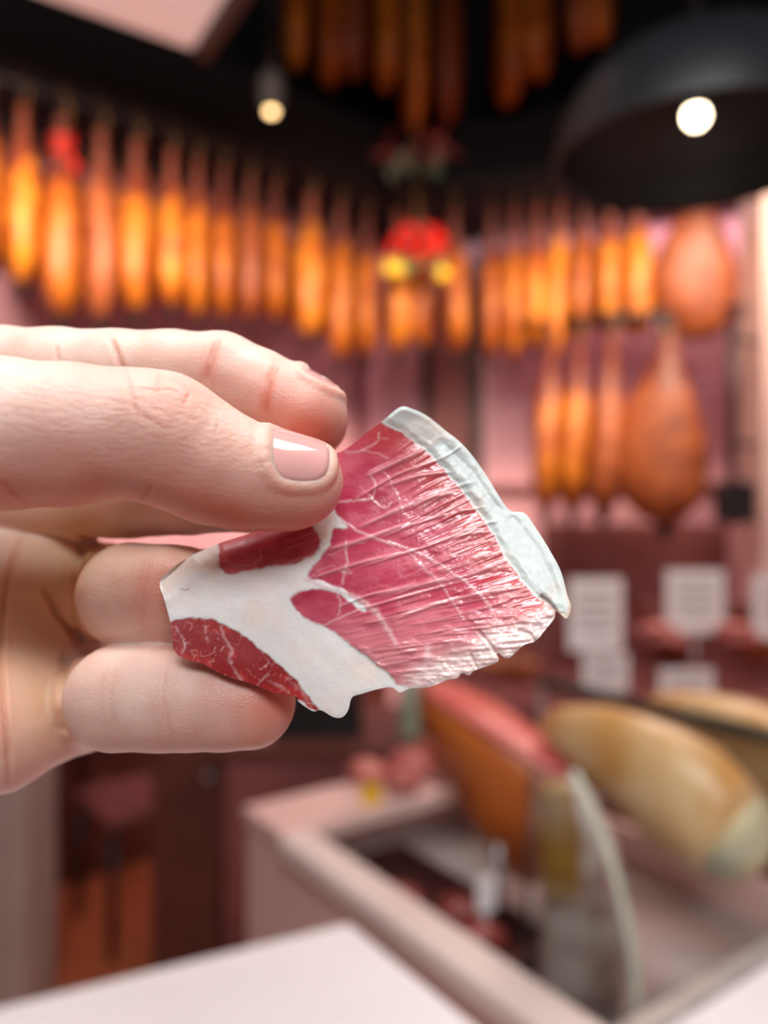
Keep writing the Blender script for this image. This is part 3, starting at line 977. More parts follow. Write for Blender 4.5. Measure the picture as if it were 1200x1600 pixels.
# brownish cabinet with dark box behind the far end of the case
cb = empty('cabinet', (-0.16, 2.45, 0))
bpy.context.view_layer.update()
for nm_, c, s, mm in (('cabinet_body', (-0.16, 2.45, 0.41), (0.60, 0.45, 0.78), 'post_rose'), ('cabinet_top', (-0.16, 2.45, 0.815), (0.64, 0.49, 0.03), 'wood_dark'), ('kickplate', (-0.16, 2.45, 0.01), (0.56, 0.40, 0.02), 'black')):
    world_part(box(nm_, c, s, M[mm], None, 0.004), cb)
for sx in (-0.31, -0.01):
    d_ = world_part(box('cabinet_door', (sx, 2.218, 0.41), (0.28, 0.016, 0.70), M['post_rose'], None, 0.003), cb)
    h_ = tube('door_handle', [(sx + 0.10, 2.205, 0.60), (sx + 0.10, 2.19, 0.60), (sx + 0.10, 2.19, 0.70), (sx + 0.10, 2.205, 0.70)], 0.005, M['steel'], None, 6)
    h_.parent = d_
    h_.matrix_parent_inverse = d_.matrix_parent_inverse.copy()
    h_.matrix_parent_inverse = Matrix.Translation(cb.location).inverted() if False else Matrix.Identity(4)
tag(cb, 'brownish rose cabinet behind the far end of the display case', 'cabinet')
for i, px in enumerate((640, 560)):
    c = W(px, 1190, 1.95)
    if i == 0:
        bt = empty('bottle', (W(640, 1150, 2.3).x, 2.3, 0.83))
        lathe([(0.004, 0.0), (0.032, 0.002), (0.034, 0.01), (0.034, 0.12), (0.026, 0.155), (0.013, 0.175), (0.013, 0.215), (0.004, 0.216)], 18, 'bottle_body', noisy('bottle_green', rgb(150, 160, 140), rgb(176, 184, 160), 8, 0.25), bt)
        lathe([(0.004, 0.214), (0.016, 0.214), (0.016, 0.24), (0.004, 0.242)], 14, 'cap', M['black'], bt)
        tag(bt, 'pale green bottle standing on the cabinet', 'bottle')
    else:
        bx_ = empty('crate', (W(500, 1150, 2.4).x, 2.4, 0.83))
        box('crate_base', (0, 0, 0.006), (0.26, 0.20, 0.012), M['black'], bx_)
        for sx, sy, w1, w2 in ((-0.124, 0, 0.012, 0.20), (0.124, 0, 0.012, 0.20), (0, -0.094, 0.236, 0.012), (0, 0.094, 0.236, 0.012)):
            box('crate_side', (sx, sy, 0.065), (w1, w2, 0.106), M['black'], bx_)
        tag(bx_, 'low black crate standing on the cabinet', 'crate')

# ------------------------------------------------------------------ lower left: post, dark cupboard side, chair
gp = prism('pillar_grey', [(-1.36, 2.20), (-1.02, 2.20), (-1.02, 2.42), (-1.36, 2.42)], 0.0, 1.9, M['grey'], None, 0.006)
tag(gp, kind='structure')
dk = empty('tall_cupboard', (-0.60, 2.55, 0))
bpy.context.view_layer.update()
world_part(box('cupboard_body', (-0.60, 2.55, 0.62), (0.22, 0.36, 1.20), M['wood_dark'], None, 0.004), dk)
world_part(box('cupboard_door', (-0.60, 2.362, 0.62), (0.20, 0.014, 1.14), M['wood_dark'], None, 0.003), dk)
world_part(box('cupboard_foot', (-0.60, 2.55, 0.01), (0.20, 0.32, 0.02), M['black'], None), dk)
world_part(tube('door_knob', [(-0.53, 2.355, 0.70), (-0.53, 2.335, 0.70)], 0.012, M['steel'], None, 10), dk)
tag(dk, 'narrow dark wooden cupboard beside the display case end', 'cupboard')
ch = empty('chair', (-0.88, 2.85, 0), math.radians(38))
for sx, sy in ((-0.17, -0.17), (0.17, -0.17), (-0.17, 0.17), (0.17, 0.17)):
    tube('leg', [(sx * 1.08, sy * 1.08, 0.0), (sx, sy, 0.44)], 0.014, M['black'], ch, 8)
box('seat', (0, 0, 0.455), (0.40, 0.40, 0.035), M['post_rose'], ch, 0.010)
for sx in (-0.17, 0.17):
    tube('back_post', [(sx, 0.17, 0.46), (sx, 0.19, 0.66), (sx * 0.95, 0.22, 0.88)], 0.013, M['black'], ch, 8)
box('backrest', (0, 0.205, 0.76), (0.34, 0.022, 0.20), M['post_rose'], ch, 0.010)
tag(ch, 'dark framed chair with a dull rose seat below the hand', 'chair')

# ------------------------------------------------------------------ the hand: one continuous surface from a distance field
def H(px, py, Y):
    """point in mm relative to the camera for a pixel of the photograph at depth Y mm"""
    return np.array([(px - 600) / F * Y, Y, (800 - py) / F * Y], dtype=np.float32)


def axis_samples(segs):
    out = [segs[0][0]]
    for a, b, step in segs:
        n = max(1, int(round(abs(b - a) / abs(step))))
        out.extend(list(np.linspace(a, b, n + 1)[1:]))
    return np.array(out, dtype=np.float32)


HS = 0.40
gx = axis_samples([(-330, -150, 5), (-150, -90, 2), (-90, 6, HS)])
gy = axis_samples([(-110, 60, 6), (60, 98, 2), (98, 172, HS), (172, 182, 2)])
gz = axis_samples([(-230, -80, 5), (-80, -62, 2), (-62, 44, HS), (44, 52, 2)])
D = np.full((len(gx), len(gy), len(gz)), 60.0, dtype=np.float32)


def add_cone(a, ra, b, rb, k, sub=False):
    """smooth union (or carving) of a tapered capsule; a, b in mm"""
    m = max(ra, rb) + 2.5 * k + 2.5
    lo, hi = np.minimum(a, b) - m, np.maximum(a, b) + m
    i0, i1 = np.searchsorted(gx, lo[0]), np.searchsorted(gx, hi[0])
    j0, j1 = np.searchsorted(gy, lo[1]), np.searchsorted(gy, hi[1])
    k0, k1 = np.searchsorted(gz, lo[2]), np.searchsorted(gz, hi[2])
    i0, j0, k0 = max(i0 - 1, 0), max(j0 - 1, 0), max(k0 - 1, 0)
    if i1 <= i0 or j1 <= j0 or k1 <= k0:
        return
    X = gx[i0:i1 + 1][:, None, None] - a[0]
    Y = gy[j0:j1 + 1][None, :, None] - a[1]
    Z = gz[k0:k1 + 1][None, None, :] - a[2]
    ab = b - a
    L2 = max(float(ab @ ab), 1e-9)
    t = np.clip((X * ab[0] + Y * ab[1] + Z * ab[2]) / L2, 0, 1)
    d = np.sqrt((X - t * ab[0]) ** 2 + (Y - t * ab[1]) ** 2 + (Z - t * ab[2]) ** 2) - (ra + (rb - ra) * t)
    cur = D[i0:i1 + 1, j0:j1 + 1, k0:k1 + 1]
    if sub:
        d = -d
        h = np.maximum(k - np.abs(cur - d), 0) / k
        D[i0:i1 + 1, j0:j1 + 1, k0:k1 + 1] = np.maximum(cur, d) + h * h * k * 0.25
    else:
        h = np.maximum(k - np.abs(cur - d), 0) / k
        D[i0:i1 + 1, j0:j1 + 1, k0:k1 + 1] = np.minimum(cur, d) - h * h * k * 0.25


def chain(pts, k):
    """pts: (px, py, Y mm, radius px)"""
    P = [(H(p[0], p[1], p[2]), p[3] * p[2] / F) for p in pts]
    for i in range(len(P) - 1):
        add_cone(P[i][0], P[i][1], P[i + 1][0], P[i + 1][1], k)


def mmchain(pts, k):
    for i in range(len(pts) - 1):
        a, b = pts[i], pts[i + 1]
        add_cone(np.array(a[:3], np.float32), a[3], np.array(b[:3], np.float32), b[3], k)


# forearm and wrist, out of frame on the left, coming back towards the photographer
mmchain([(-320, -90, -210, 37), (-250, 30, -130, 34), (-190, 105, -55, 27)], 10)
mmchain([(-190, 105, -52, 25), (-165, 125, -25, 23)], 12)
mmchain([(-182, 118, -46, 24), (-150, 138, -28, 22)], 12)
# palm: one ray per metacarpal
chain([(-900, 880, 130, 190), (-330, 650, 152, 92)], 10)
chain([(-900, 930, 132, 190), (-320, 760, 155, 98)], 10)
chain([(-900, 980, 132, 190), (-280, 890, 153, 105)], 10)
chain([(-900, 1040, 130, 190), (-200, 1060, 150, 120)], 10)
chain([(-820, 1060, 122, 180), (-230, 1090, 143, 125)], 9)
# thenar and web
chain([(-880, 900, 118, 200), (-420, 790, 113, 150)], 8)
chain([(-420, 700, 140, 100), (-300, 690, 128, 95)], 8)
# first phalanges of the four fingers
chain([(-330, 650, 152, 92), (-150, 610, 151, 80), (0, 588, 148, 76), (90, 586, 146, 71), (185, 584, 144, 68)], 2.0)
chain([(-320, 760, 155, 92), (-120, 745, 158, 78), (60, 762, 160, 72), (130, 772, 158, 72)], 2.0)
chain([(-280, 890, 153, 98), (-90, 890, 156, 84), (60, 910, 162, 86), (150, 926, 163, 82)], 2.0)
chain([(-180, 1085, 146, 140), (0, 1124, 150, 108), (60, 1108, 154, 86), (125, 1098, 158, 78)], 2.0)
chain([(-150, 1000, 154, 110), (40, 1000, 160, 84), (95, 1000, 161, 60)], 3.0)
# index finger, middle and end phalanx
chain([(185, 584, 144, 68), (270, 582, 142.5, 64), (345, 590, 141, 69)], 1.2)
chain([(345, 590, 141, 69), (400, 612, 140, 66), (440, 632, 139, 67), (474, 652, 138.4, 70)], 1.0)
# middle finger behind the thumb
chain([(140, 772, 156, 72), (205, 770, 150, 70), (300, 768, 143.5, 67), (390, 766, 141, 65), (455, 762, 140, 62)], 1.0)
# ring finger, folded at its middle joint
chain([(150, 926, 162, 74), (195, 930, 152, 74)], 1.2)
chain([(204, 930, 143, 82), (270, 931, 140.5, 79), (330, 935, 140, 75), (430, 945, 139.5, 66)], 0.9)
chain([(190, 1012, 143, 24), (270, 1012, 141, 24)], 1.0)
# little finger, folded at its middle joint
chain([(125, 1096, 158, 72), (170, 1092, 146, 72)], 1.2)
chain([(185, 1091, 136.5, 82), (240, 1090, 134.6, 81), (262, 1091, 134.2, 79.5), (300, 1092, 133.8, 79), (350, 1095, 133.4, 76), (389, 1098, 133.2, 72)], 0.9)
# thumb
chain([(-420, 790, 113, 150), (-260, 715, 113, 126), (-110, 684, 113.5, 116), (0, 678, 114.5, 116), (110, 679, 115.5, 108), (200, 678, 117, 99)], 2.0)
chain([(200, 678, 117, 99), (252, 684, 117.6, 101), (280, 700, 118.2, 96), (325, 722, 119.2, 90), (380, 742, 120.5, 82), (430, 750, 121.5, 74), (467, 753, 122.2, 69)], 1.6)
add_cone(H(330, 748, 122.5), 7.0, H(450, 764, 123), 6.0, 2.5)           # pad of the thumb


def sample(P):
    """trilinear lookup of the field at points P (n,3) in mm"""
    out = []
    idx = []
    fr = []
    for c, g in enumerate((gx, gy, gz)):
        i = np.clip(np.searchsorted(g, P[:, c]) - 1, 0, len(g) - 2)
        f = np.clip((P[:, c] - g[i]) / (g[i + 1] - g[i]), 0, 1)
        idx.append(i)
        fr.append(f)
    r = 0
    for a in (0, 1):
        for b in (0, 1):
            for c in (0, 1):
                w = (fr[0] if a else 1 - fr[0]) * (fr[1] if b else 1 - fr[1]) * (fr[2] if c else 1 - fr[2])
                r = r + w * D[idx[0] + a, idx[1] + b, idx[2] + c]
    return r


def grad(P, e=0.3):
    g = np.stack([sample(P + np.eye(3)[c] * e) - sample(P - np.eye(3)[c] * e) for c in range(3)], 1)
    return g / np.maximum(np.linalg.norm(g, axis=1, keepdims=True), 1e-6)


def surf_from_axis(o, dirs, rmax=14.0):
    """first exit from the field going outwards from o along dirs"""
    t = np.zeros(len(dirs))
    for _ in range(60):
        d = sample(o + dirs * t[:, None])
        t = t + np.clip(-d, -0.5, 1.0) * 0.8
    return t


def cast(px, py, y0=100.0, y1=175.0):
    """depth (mm) at which the ray of a pixel meets the hand"""
    ys_ = np.arange(y0, y1, 0.2)
    P = np.stack([(px - 600) / F * ys_, ys_, (800 - py) / F * ys_], 1)
    hit = np.nonzero(sample(P) < 0)[0]
    return float(ys_[hit[0]]) if len(hit) else None


def carve(poly, r, sink, k=0.9, y0=125.0):
    """cut a skin fold into the surface along a pixel polyline"""
    P = []
    for px, py in poly:
        y = cast(px, py, y0)
        if y is not None:
            P.append(H(px, py, y + sink))
    for a, b in zip(P[:-1], P[1:]):
        add_cone(a, r, b, r, k, True)


carve([(130, 856), (119, 885), (114, 915), (113, 945), (116, 975), (124, 1002)], 1.0, 0.3, 1.4)
carve([(106, 1026), (97, 1060), (94, 1095), (95, 1125), (97, 1142)], 1.0, 0.3, 1.4)
carve([(72, 925), (90, 958), (112, 985), (128, 1000)], 0.6, 0.3)
carve([(126, 838), (150, 846), (180, 848)], 0.6, 0.3)

# --- nails: outline as a rounded patch around the finger axis
def make_nail(name, A, B, up, centre_deg, half_deg, length, x_mid, lift, material, parent, power=3.0, groove=True):
    """A->B finger axis (mm), up = reference direction; patch centred x_mid mm from A along the axis"""
    ax = (B - A) / np.linalg.norm(B - A)
    e2 = np.array([0, -1, 0.0])
    e2 = e2 - ax * (e2 @ ax)
    e2 /= np.linalg.norm(e2)
    e1 = np.cross(ax, e2)
    if e1 @ up < 0:
        e1 = -e1
    return ax, e1, e2


def nail_points(A, B, up, cdeg, hdeg, hl, xm, nu=40, nv=36, power=3.0, grow=0.0):
    ax, e1, e2 = make_nail('', A, B, up, cdeg, hdeg, 0, 0, 0, None, None)
    rho, phi = np.linspace(0, 1, nu), np.linspace(0, 2 * PI, nv, endpoint=False)
    mx, ph = np.meshgrid(rho, phi, indexing='ij')
    cph, sph = np.cos(ph), np.sin(ph)
    kk_ = (np.abs(cph) ** power + np.abs(sph) ** power) ** (-1 / power)
    Uu, Vv = mx * kk_ * cph, mx * kk_ * sph
    th = np.radians(cdeg + Vv * (hdeg + grow * 7))
    x = xm + Uu * (hl + grow)
    O = A[None, None, :] + ax * x[..., None]
    dr = e2 * np.cos(th)[..., None] + e1 * np.sin(th)[..., None]
    return O.reshape(-1, 3), dr.reshape(-1, 3), mx.reshape(-1), nu, nv, Uu.reshape(-1)


NAILS = []
# thumb nail
tA, tB = H(430, 750, 121.5).astype(float), H(467, 753, 122.2).astype(float)
px1 = 122.0 / F
NAILS.append(dict(A=tA, B=tB, up=np.array([0, 0, 1.0]), c=46, h=50, hl=47 * px1, xm=(459 - 430) * px1, z=0.30))
# index nail, seen along its edge
iA, iB = H(440, 632, 139).astype(float), H(474, 652, 138.4).astype(float)
px2 = 138.5 / F
NAILS.append(dict(A=iA, B=iB, up=np.array([0, 0, 1.0]), c=98, h=46, hl=33 * px2, xm=37 * px2, z=0.12))


def flatten_nail(n):
    """press a shallow bed for the nail into the field and raise the fold round it"""
    O, dr, mx, nu, nv, ax = nail_points(n['A'], n['B'], n['up'], n['c'], n['h'], n['hl'], n['xm'], 28, 28, grow=0.55)
    t = surf_from_axis(O, dr)
    P = (O + dr * t[:, None]).reshape(nu, nv, 3)
    ring = P[-1]
    rd = dr.reshape(nu, nv, 3)[-1]
    ring = ring - rd * 0.50
    for i in range(len(ring)):
        a, b = ring[i], ring[(i + 1) % len(ring)]
        add_cone(a.astype(np.float32), 0.66, b.astype(np.float32), 0.66, 1.1)


for n in NAILS:
    flatten_nail(n)


def surface_nets(D):
    """dual surface of the zero level on the (non-uniform) grid"""
    s = D < 0
    nx, ny, nz = D.shape
    c = np.zeros((nx - 1, ny - 1, nz - 1), np.uint8)
    for a in (0, 1):
        for b in (0, 1):
            for e in (0, 1):
                c += s[a:nx - 1 + a, b:ny - 1 + b, e:nz - 1 + e]
    act = np.argwhere((c > 0) & (c < 8))
    acc = np.zeros((len(act), 3))
    cnt = np.zeros(len(act))
    G = (gx, gy, gz)
    I = act
    corners = [(a, b, e) for a in (0, 1) for b in (0, 1) for e in (0, 1)]
    for p in corners:
        for ax_ in range(3):
            if p[ax_] == 0:
                q = list(p)
                q[ax_] = 1
                da = D[I[:, 0] + p[0], I[:, 1] + p[1], I[:, 2] + p[2]]
                db = D[I[:, 0] + q[0], I[:, 1] + q[1], I[:, 2] + q[2]]
                cr = (da < 0) != (db < 0)
                t = np.where(cr, da / np.where(np.abs(da - db) < 1e-9, 1, da - db), 0)
                for d_ in range(3):
                    ga = G[d_][I[:, d_] + p[d_]]
                    gb = G[d_][I[:, d_] + q[d_]]
                    acc[:, d_] += np.where(cr, ga + (gb - ga) * t, 0)
                cnt += cr
    V = acc / cnt[:, None]
    vid = np.full(c.shape, -1, np.int64)
    vid[I[:, 0], I[:, 1], I[:, 2]] = np.arange(len(act))
    quads = []
    # x edges
    e = np.argwhere(s[:-1, 1:-1, 1:-1] != s[1:, 1:-1, 1:-1])
    x, y, z = e[:, 0], e[:, 1] + 1, e[:, 2] + 1
    q = np.stack([vid[x, y - 1, z - 1], vid[x, y, z - 1], vid[x, y, z], vid[x, y - 1, z]], 1)
    fl = s[x, y, z]
    quads.append(np.where(fl[:, None], q, q[:, ::-1]))
    e = np.argwhere(s[1:-1, :-1, 1:-1] != s[1:-1, 1:, 1:-1])
    x, y, z = e[:, 0] + 1, e[:, 1], e[:, 2] + 1
    q = np.stack([vid[x - 1, y, z - 1], vid[x, y, z - 1], vid[x, y, z], vid[x - 1, y, z]], 1)
    fl = s[x, y, z]
    quads.append(np.where(fl[:, None], q[:, ::-1], q))
    e = np.argwhere(s[1:-1, 1:-1, :-1] != s[1:-1, 1:-1, 1:])
    x, y, z = e[:, 0] + 1, e[:, 1] + 1, e[:, 2]
    q = np.stack([vid[x - 1, y - 1, z], vid[x, y - 1, z], vid[x, y, z], vid[x - 1, y, z]], 1)
    fl = s[x, y, z]
    quads.append(np.where(fl[:, None], q, q[:, ::-1]))
    Q = np.concatenate(quads)
    return V, Q[(Q >= 0).all(1)]


HV, HQ = surface_nets(D)
# settle the vertices on the true level set and even the mesh out
nbr_a = np.concatenate([HQ[:, i] for i in range(4)])
nbr_b = np.concatenate([HQ[:, (i + 1) % 4] for i in range(4)])


def relax(V, lam):
    acc = np.zeros_like(V)
    cnt = np.zeros(len(V))
    for c in range(3):
        acc[:, c] = np.bincount(nbr_a, V[nbr_b, c], len(V)) + np.bincount(nbr_b, V[nbr_a, c], len(V))
    cnt = np.bincount(nbr_a, minlength=len(V)) + np.bincount(nbr_b, minlength=len(V))
    return V + lam * (acc / np.maximum(cnt, 1)[:, None] - V)


for _ in range(3):
    HV = relax(HV, 0.5)
    HV = HV - grad(HV) * np.clip(sample(HV), -0.4, 0.4)[:, None]
HN = grad(HV, 0.5)


# --- value noise in numpy
def vnoise(P, seed=0):
    """smooth value noise at points (n,d), d = 2 or 3"""
    P = np.asarray(P, float)
    d = P.shape[1]
    i = np.floor(P).astype(np.int64)
    f = P - i
    f = f * f * (3 - 2 * f)
    out = np.zeros(len(P))
    for c in range(2 ** d):
        w = np.ones(len(P))
        h = np.full(len(P), seed * 374761393 + 12345, np.int64)
        for a in range(d):
            bit = (c >> a) & 1
            w = w * (f[:, a] if bit else 1 - f[:, a])
            h = (h ^ ((i[:, a] + bit) * (73856093, 19349663, 83492791)[a])) * 1274126177 & 0x7fffffff
            h = h ^ (h >> 13)
        h = (h * 1103515245 + 12345) & 0x7fffffff
        h = h ^ (h >> 11)
        out += w * ((h & 0xffff) / 65535.0)
    return out


def seg_dist(X, Y, poly):
    """distance of points to a polyline and the arc parameter 0..1 of the nearest point"""
    best = np.full(X.shape, 1e9)
    par = np.zeros(X.shape)
    n = len(poly) - 1
    for i in range(n):
        (x0, y0), (x1, y1) = poly[i], poly[i + 1]
        dx, dy = x1 - x0, y1 - y0
        t = np.clip(((X - x0) * dx + (Y - y0) * dy) / max(dx * dx + dy * dy, 1e-9), 0, 1)
        dd = np.hypot(X - x0 - t * dx, Y - y0 - t * dy)
        m = dd < best
        best = np.where(m, dd, best)
        par = np.where(m, (i + t) / n, par)
    return best, par


# --- skin creases: (polyline px, depth range mm, width px, depth mm, redness)
CREASES = [
    # thumb knuckle
    ([(196, 574), (199, 592), (204, 612), (209, 634), (214, 650)], (100, 124), 3.2, 0.34, 0.5),
    ([(247, 576), (248, 592), (247, 607), (243, 616)], (100, 124), 3.2, 0.32, 0.5),
    ([(206, 608), (225, 610), (247, 609), (262, 608), (276, 612), (288, 620)], (100, 124), 2.6, 0.22, 0.4),
    ([(297, 612), (292, 624), (286, 634)], (100, 124), 3.0, 0.28, 0.5),
    ([(214, 640), (228, 652), (240, 660), (262, 668)], (100, 124), 2.6, 0.16, 0.3),
    ([(204, 620), (222, 626), (246, 640), (270, 648)], (100, 124), 2.4, 0.14, 0.2),
    ([(318, 628), (334, 640), (342, 656), (340, 672), (332, 682)], (100, 124), 3.0, 0.12, 0.1),
    ([(306, 632), (322, 644), (328, 660), (324, 676)], (100, 124), 2.6, 0.10, 0.1),
    ([(0, 752), (20, 768), (45, 786)], (100, 124), 3.5, 0.30, 0.4),
    ([(238, 758), (228, 770), (220, 780)], (100, 126), 4.0, 0.30, 0.4),
    ([(148, 750), (143, 770), (140, 788)], (100, 124), 3.5, 0.10, 0.2),
    # index finger
    ([(172, 528), (180, 545), (186, 562), (192, 578)], (126, 150), 5.0, 0.75, 1.0),
    ([(88, 540), (88, 552), (92, 566)], (126, 150), 3.5, 0.45, 0.6),
    ([(343, 527), (333, 550), (326, 575), (320, 600)], (126, 150), 7.0, 0.70, 1.0),
    ([(434, 566), (422, 590), (416, 618), (413, 650)], (126, 150), 6.0, 0.60, 1.0),
    # ring finger
    ([(232, 885), (222, 925), (220, 965), (226, 1000)], (126, 150), 5.0, 0.22, 0.3),
    ([(222, 880), (212, 925), (212, 960)], (126, 150), 4.0, 0.14, 0.2),
    # little finger
    ([(268, 1022), (258, 1050), (255, 1090), (262, 1130), (272, 1160)], (120, 140), 3.0, 0.22, 0.2),
    ([(180, 1045), (173, 1075), (172, 1110), (178, 1140)], (120, 145), 7.0, 0.18, 0.2),
    ([(160, 1050), (156, 1080), (157, 1120)], (120, 145), 6.0, 0.12, 0.2),
    # palm and first joints
    ([(38, 832), (18, 880), (6, 930), (2, 990), (2, 1050), (6, 1110), (12, 1170), (14, 1225)], (126, 165), 5.5, 1.1, 1.2),
    ([(72, 925), (88, 958), (108, 982), (124, 992)], (126, 165), 5.0, 0.7, 1.0),
    ([(80, 1066), (92, 1052), (104, 1042)], (126, 165), 4.5, 0.4, 0.5),
    ([(128, 838), (150, 843), (176, 846)], (126, 168), 5.0, 0.5, 0.8),
]
FX = 600 + HV[:, 0] / np.maximum(HV[:, 1], 40) * F
FY = 800 - HV[:, 2] / np.maximum(HV[:, 1], 40) * F
facing = (HN[:, 1] < 0.35)
disp = np.zeros(len(HV))
red = np.zeros(len(HV))
for poly, (d0, d1), w, dep, rd in CREASES:
    xs = [p[0] for p in poly]
    ys = [p[1] for p in poly]
    m = facing & (FX > min(xs) - 30) & (FX < max(xs) + 30) & (FY > min(ys) - 30) & (FY < max(ys) + 30) & (HV[:, 1] > d0) & (HV[:, 1] < d1)
    ii = np.nonzero(m)[0]
    if len(ii) == 0:
        continue
    dd, par = seg_dist(FX[ii], FY[ii], poly)
    endf = np.clip(np.minimum(par, 1 - par) * 5 + 0.25, 0, 1)
    wob = 0.75 + 0.5 * vnoise(np.stack([FX[ii] / 9, FY[ii] / 9], 1), 5)
    w = w * 0.72
    dep = dep * 0.62
    g = np.exp(-(dd / w) ** 2)
    shoulder = np.exp(-((dd - 2.4 * w) / (1.5 * w)) ** 2)
    disp[ii] += (-dep * g * wob + 0.16 * dep * shoulder) * endf
    red[ii] += 0.42 * rd * endf * np.exp(-(dd / (w * 2.2)) ** 2)
# gentle lumpiness of flesh
disp += 0.22 * (vnoise(HV / 6.0, 3) - 0.5) + 0.10 * (vnoise(HV / 2.2, 4) - 0.5)
HV2 = HV + HN * disp[:, None]
# pinker finger ends and knuckles, plus thumb underside shade put in as redness
for c, r_, s_ in ((H(500, 700, 132), 9, 0.9), (H(455, 800, 124), 9, 0.8), (H(450, 1060, 128), 11, 1.0), (H(380, 800, 122), 9, 0.55), (H(250, 600, 110), 8, 0.15), (H(120, 765, 110), 12, 0.35), (H(300, 775, 113), 9, 0.45), (H(10, 770, 110), 10, 0.3),
                  (H(260, 930, 132), 8, 0.6), (H(430, 640, 132), 10, 0.35), (H(110, 1000, 146), 10, 0.5), (H(300, 580, 134), 9, 0.2)):
    red += s_ * np.exp(-np.sum((HV - c) ** 2, 1) / (r_ ** 2))
yel_bounce = np.zeros(len(HV))  # bounced light on the first finger joints, put in as yellow
for c, r_, s_ in ((H(150, 830, 150), 10, 0.8), (H(90, 900, 148), 12, 0.9), (H(40, 1000, 145), 12, 0.5), (H(90, 1120, 146), 9, 0.6)):
    yel_bounce += s_ * np.exp(-np.sum((HV - c) ** 2, 1) / (r_ ** 2))
red = np.clip(red + 0.25 * (vnoise(HV / 4.5, 8) - 0.5), 0, 1.3)

OFF = np.array([0, 0, CZ])
hand = new_obj('hand', [], [])
me = hand.data
me.clear_geometry()
org = np.array([-90.0, 135.0, -10.0]) / 1000 + OFF
vv = HV2 / 1000.0 + OFF - org
me.vertices.add(len(vv))
me.vertices.foreach_set('co', vv.ravel().astype(np.float32))
me.loops.add(len(HQ) * 4)
me.loops.foreach_set('vertex_index', HQ.ravel().astype(np.int32))
me.polygons.add(len(HQ))
me.polygons.foreach_set('loop_start', (np.arange(len(HQ)) * 4).astype(np.int32))
me.update(calc_edges=True)
me.validate()
me.shade_smooth()
hand.location = org
ca = me.color_attributes.new('tone', 'FLOAT_COLOR', 'POINT')
tone = np.zeros((len(vv), 4), np.float32)
tone[:, 0] = np.clip(red, 0, 1)
tone[:, 1] = np.clip(yel_bounce * 0.7, 0, 1)
tone[:, 2] = np.clip((127 - HV[:, 1]) / 6, 0, 1) * np.clip((830 - FY) / 60, 0, 1) * np.clip((760 - FY) / 120, 0.25, 1)
tone[:, 3] = 1
ca.data.foreach_set('color', tone.ravel())

# --- skin
m, nt, b = mat('skin')
N = nt.nodes.new
L = nt.links.new
at = N('ShaderNodeAttribute')
at.attribute_name = 'tone'
sp = N('ShaderNodeSeparateColor')
L(at.outputs['Color'], sp.inputs[0])
tc = N('ShaderNodeTexCoord')
no = N('ShaderNodeTexNoise')
no.inputs['Scale'].default_value = 90
no.inputs['Detail'].default_value = 5
L(tc.outputs['Object'], no.inputs['Vector'])
rp = N('ShaderNodeValToRGB')
rp.color_ramp.elements[0].position = 0.35
rp.color_ramp.elements[1].position = 0.65
rp.color_ramp.elements[0].color = rgb(226, 191, 177)
rp.color_ramp.elements[1].color = rgb(236, 207, 193)
L(no.outputs['Fac'], rp.inputs['Fac'])
mx = N('ShaderNodeMix')
mx.data_type = 'RGBA'
L(sp.outputs['Red'], mx.inputs['Factor'])
L(rp.outputs['Color'], mx.inputs['A'])
mx.inputs['B'].default_value = rgb(214, 126, 104)
mx2 = N('ShaderNodeMix')
mx2.data_type = 'RGBA'
L(sp.outputs['Green'], mx2.inputs['Factor'])
L(mx.outputs['Result'], mx2.inputs['A'])
mx2.inputs['B'].default_value = rgb(230, 190, 140)
L(mx2.outputs['Result'], b.inputs['Base Color'])
setp(b, Roughness=0.44, Subsurface_Weight=0.85, Subsurface_Scale=0.0022, Specular_IOR_Level=0.42)
b.inputs['Subsurface Radius'].default_value = (1.0, 0.36, 0.2)
# fine skin relief: cells plus slanting hair-fine lines
vo = N('ShaderNodeTexVoronoi')
vo.feature = 'DISTANCE_TO_EDGE'
vo.inputs['Scale'].default_value = 1500
L(tc.outputs['Object'], vo.inputs['Vector'])
mp = N('ShaderNodeMapping')
mp.inputs['Rotation'].default_value = (0, math.radians(-38), 0)
mp.inputs['Scale'].default_value = (0.30, 0.6, 1.0)
L(tc.outputs['Object'], mp.inputs['Vector'])
n3 = N('ShaderNodeTexNoise')
n3.inputs['Scale'].default_value = 1700
n3.inputs['Detail'].default_value = 3
L(mp.outputs[0], n3.inputs['Vector'])
b1 = N('ShaderNodeBump')
b1.inputs['Strength'].default_value = 0.42
b1.inputs['Distance'].default_value = 0.00022
L(vo.outputs['Distance'], b1.inputs['Height'])
b2 = N('ShaderNodeBump')
b2.inputs['Distance'].default_value = 0.00034
mst = N('ShaderNodeMath')
mst.operation = 'MULTIPLY_ADD'
L(sp.outputs['Blue'], mst.inputs[0])
mst.inputs[1].default_value = 0.50
mst.inputs[2].default_value = 0.16
L(mst.outputs[0], b2.inputs['Strength'])
L(n3.outputs['Fac'], b2.inputs['Height'])
L(b1.outputs[0], b2.inputs['Normal'])
L(b2.outputs[0], b.inputs['Normal'])
M['skin'] = m
me.materials.clear()
me.materials.append(m)
tag(hand, 'hand holding up a thin ham slice between thumb and index finger', 'hand')

m, nt, b = mat('nail')
setp(b, Base_Color=rgb(226, 170, 164), Roughness=0.13, Subsurface_Weight=0.5, Subsurface_Scale=0.001, Coat_Weight=0.6, Coat_Roughness=0.08)
b.inputs['Subsurface Radius'].default_value = (1.0, 0.4, 0.3)
M['nail'] = m

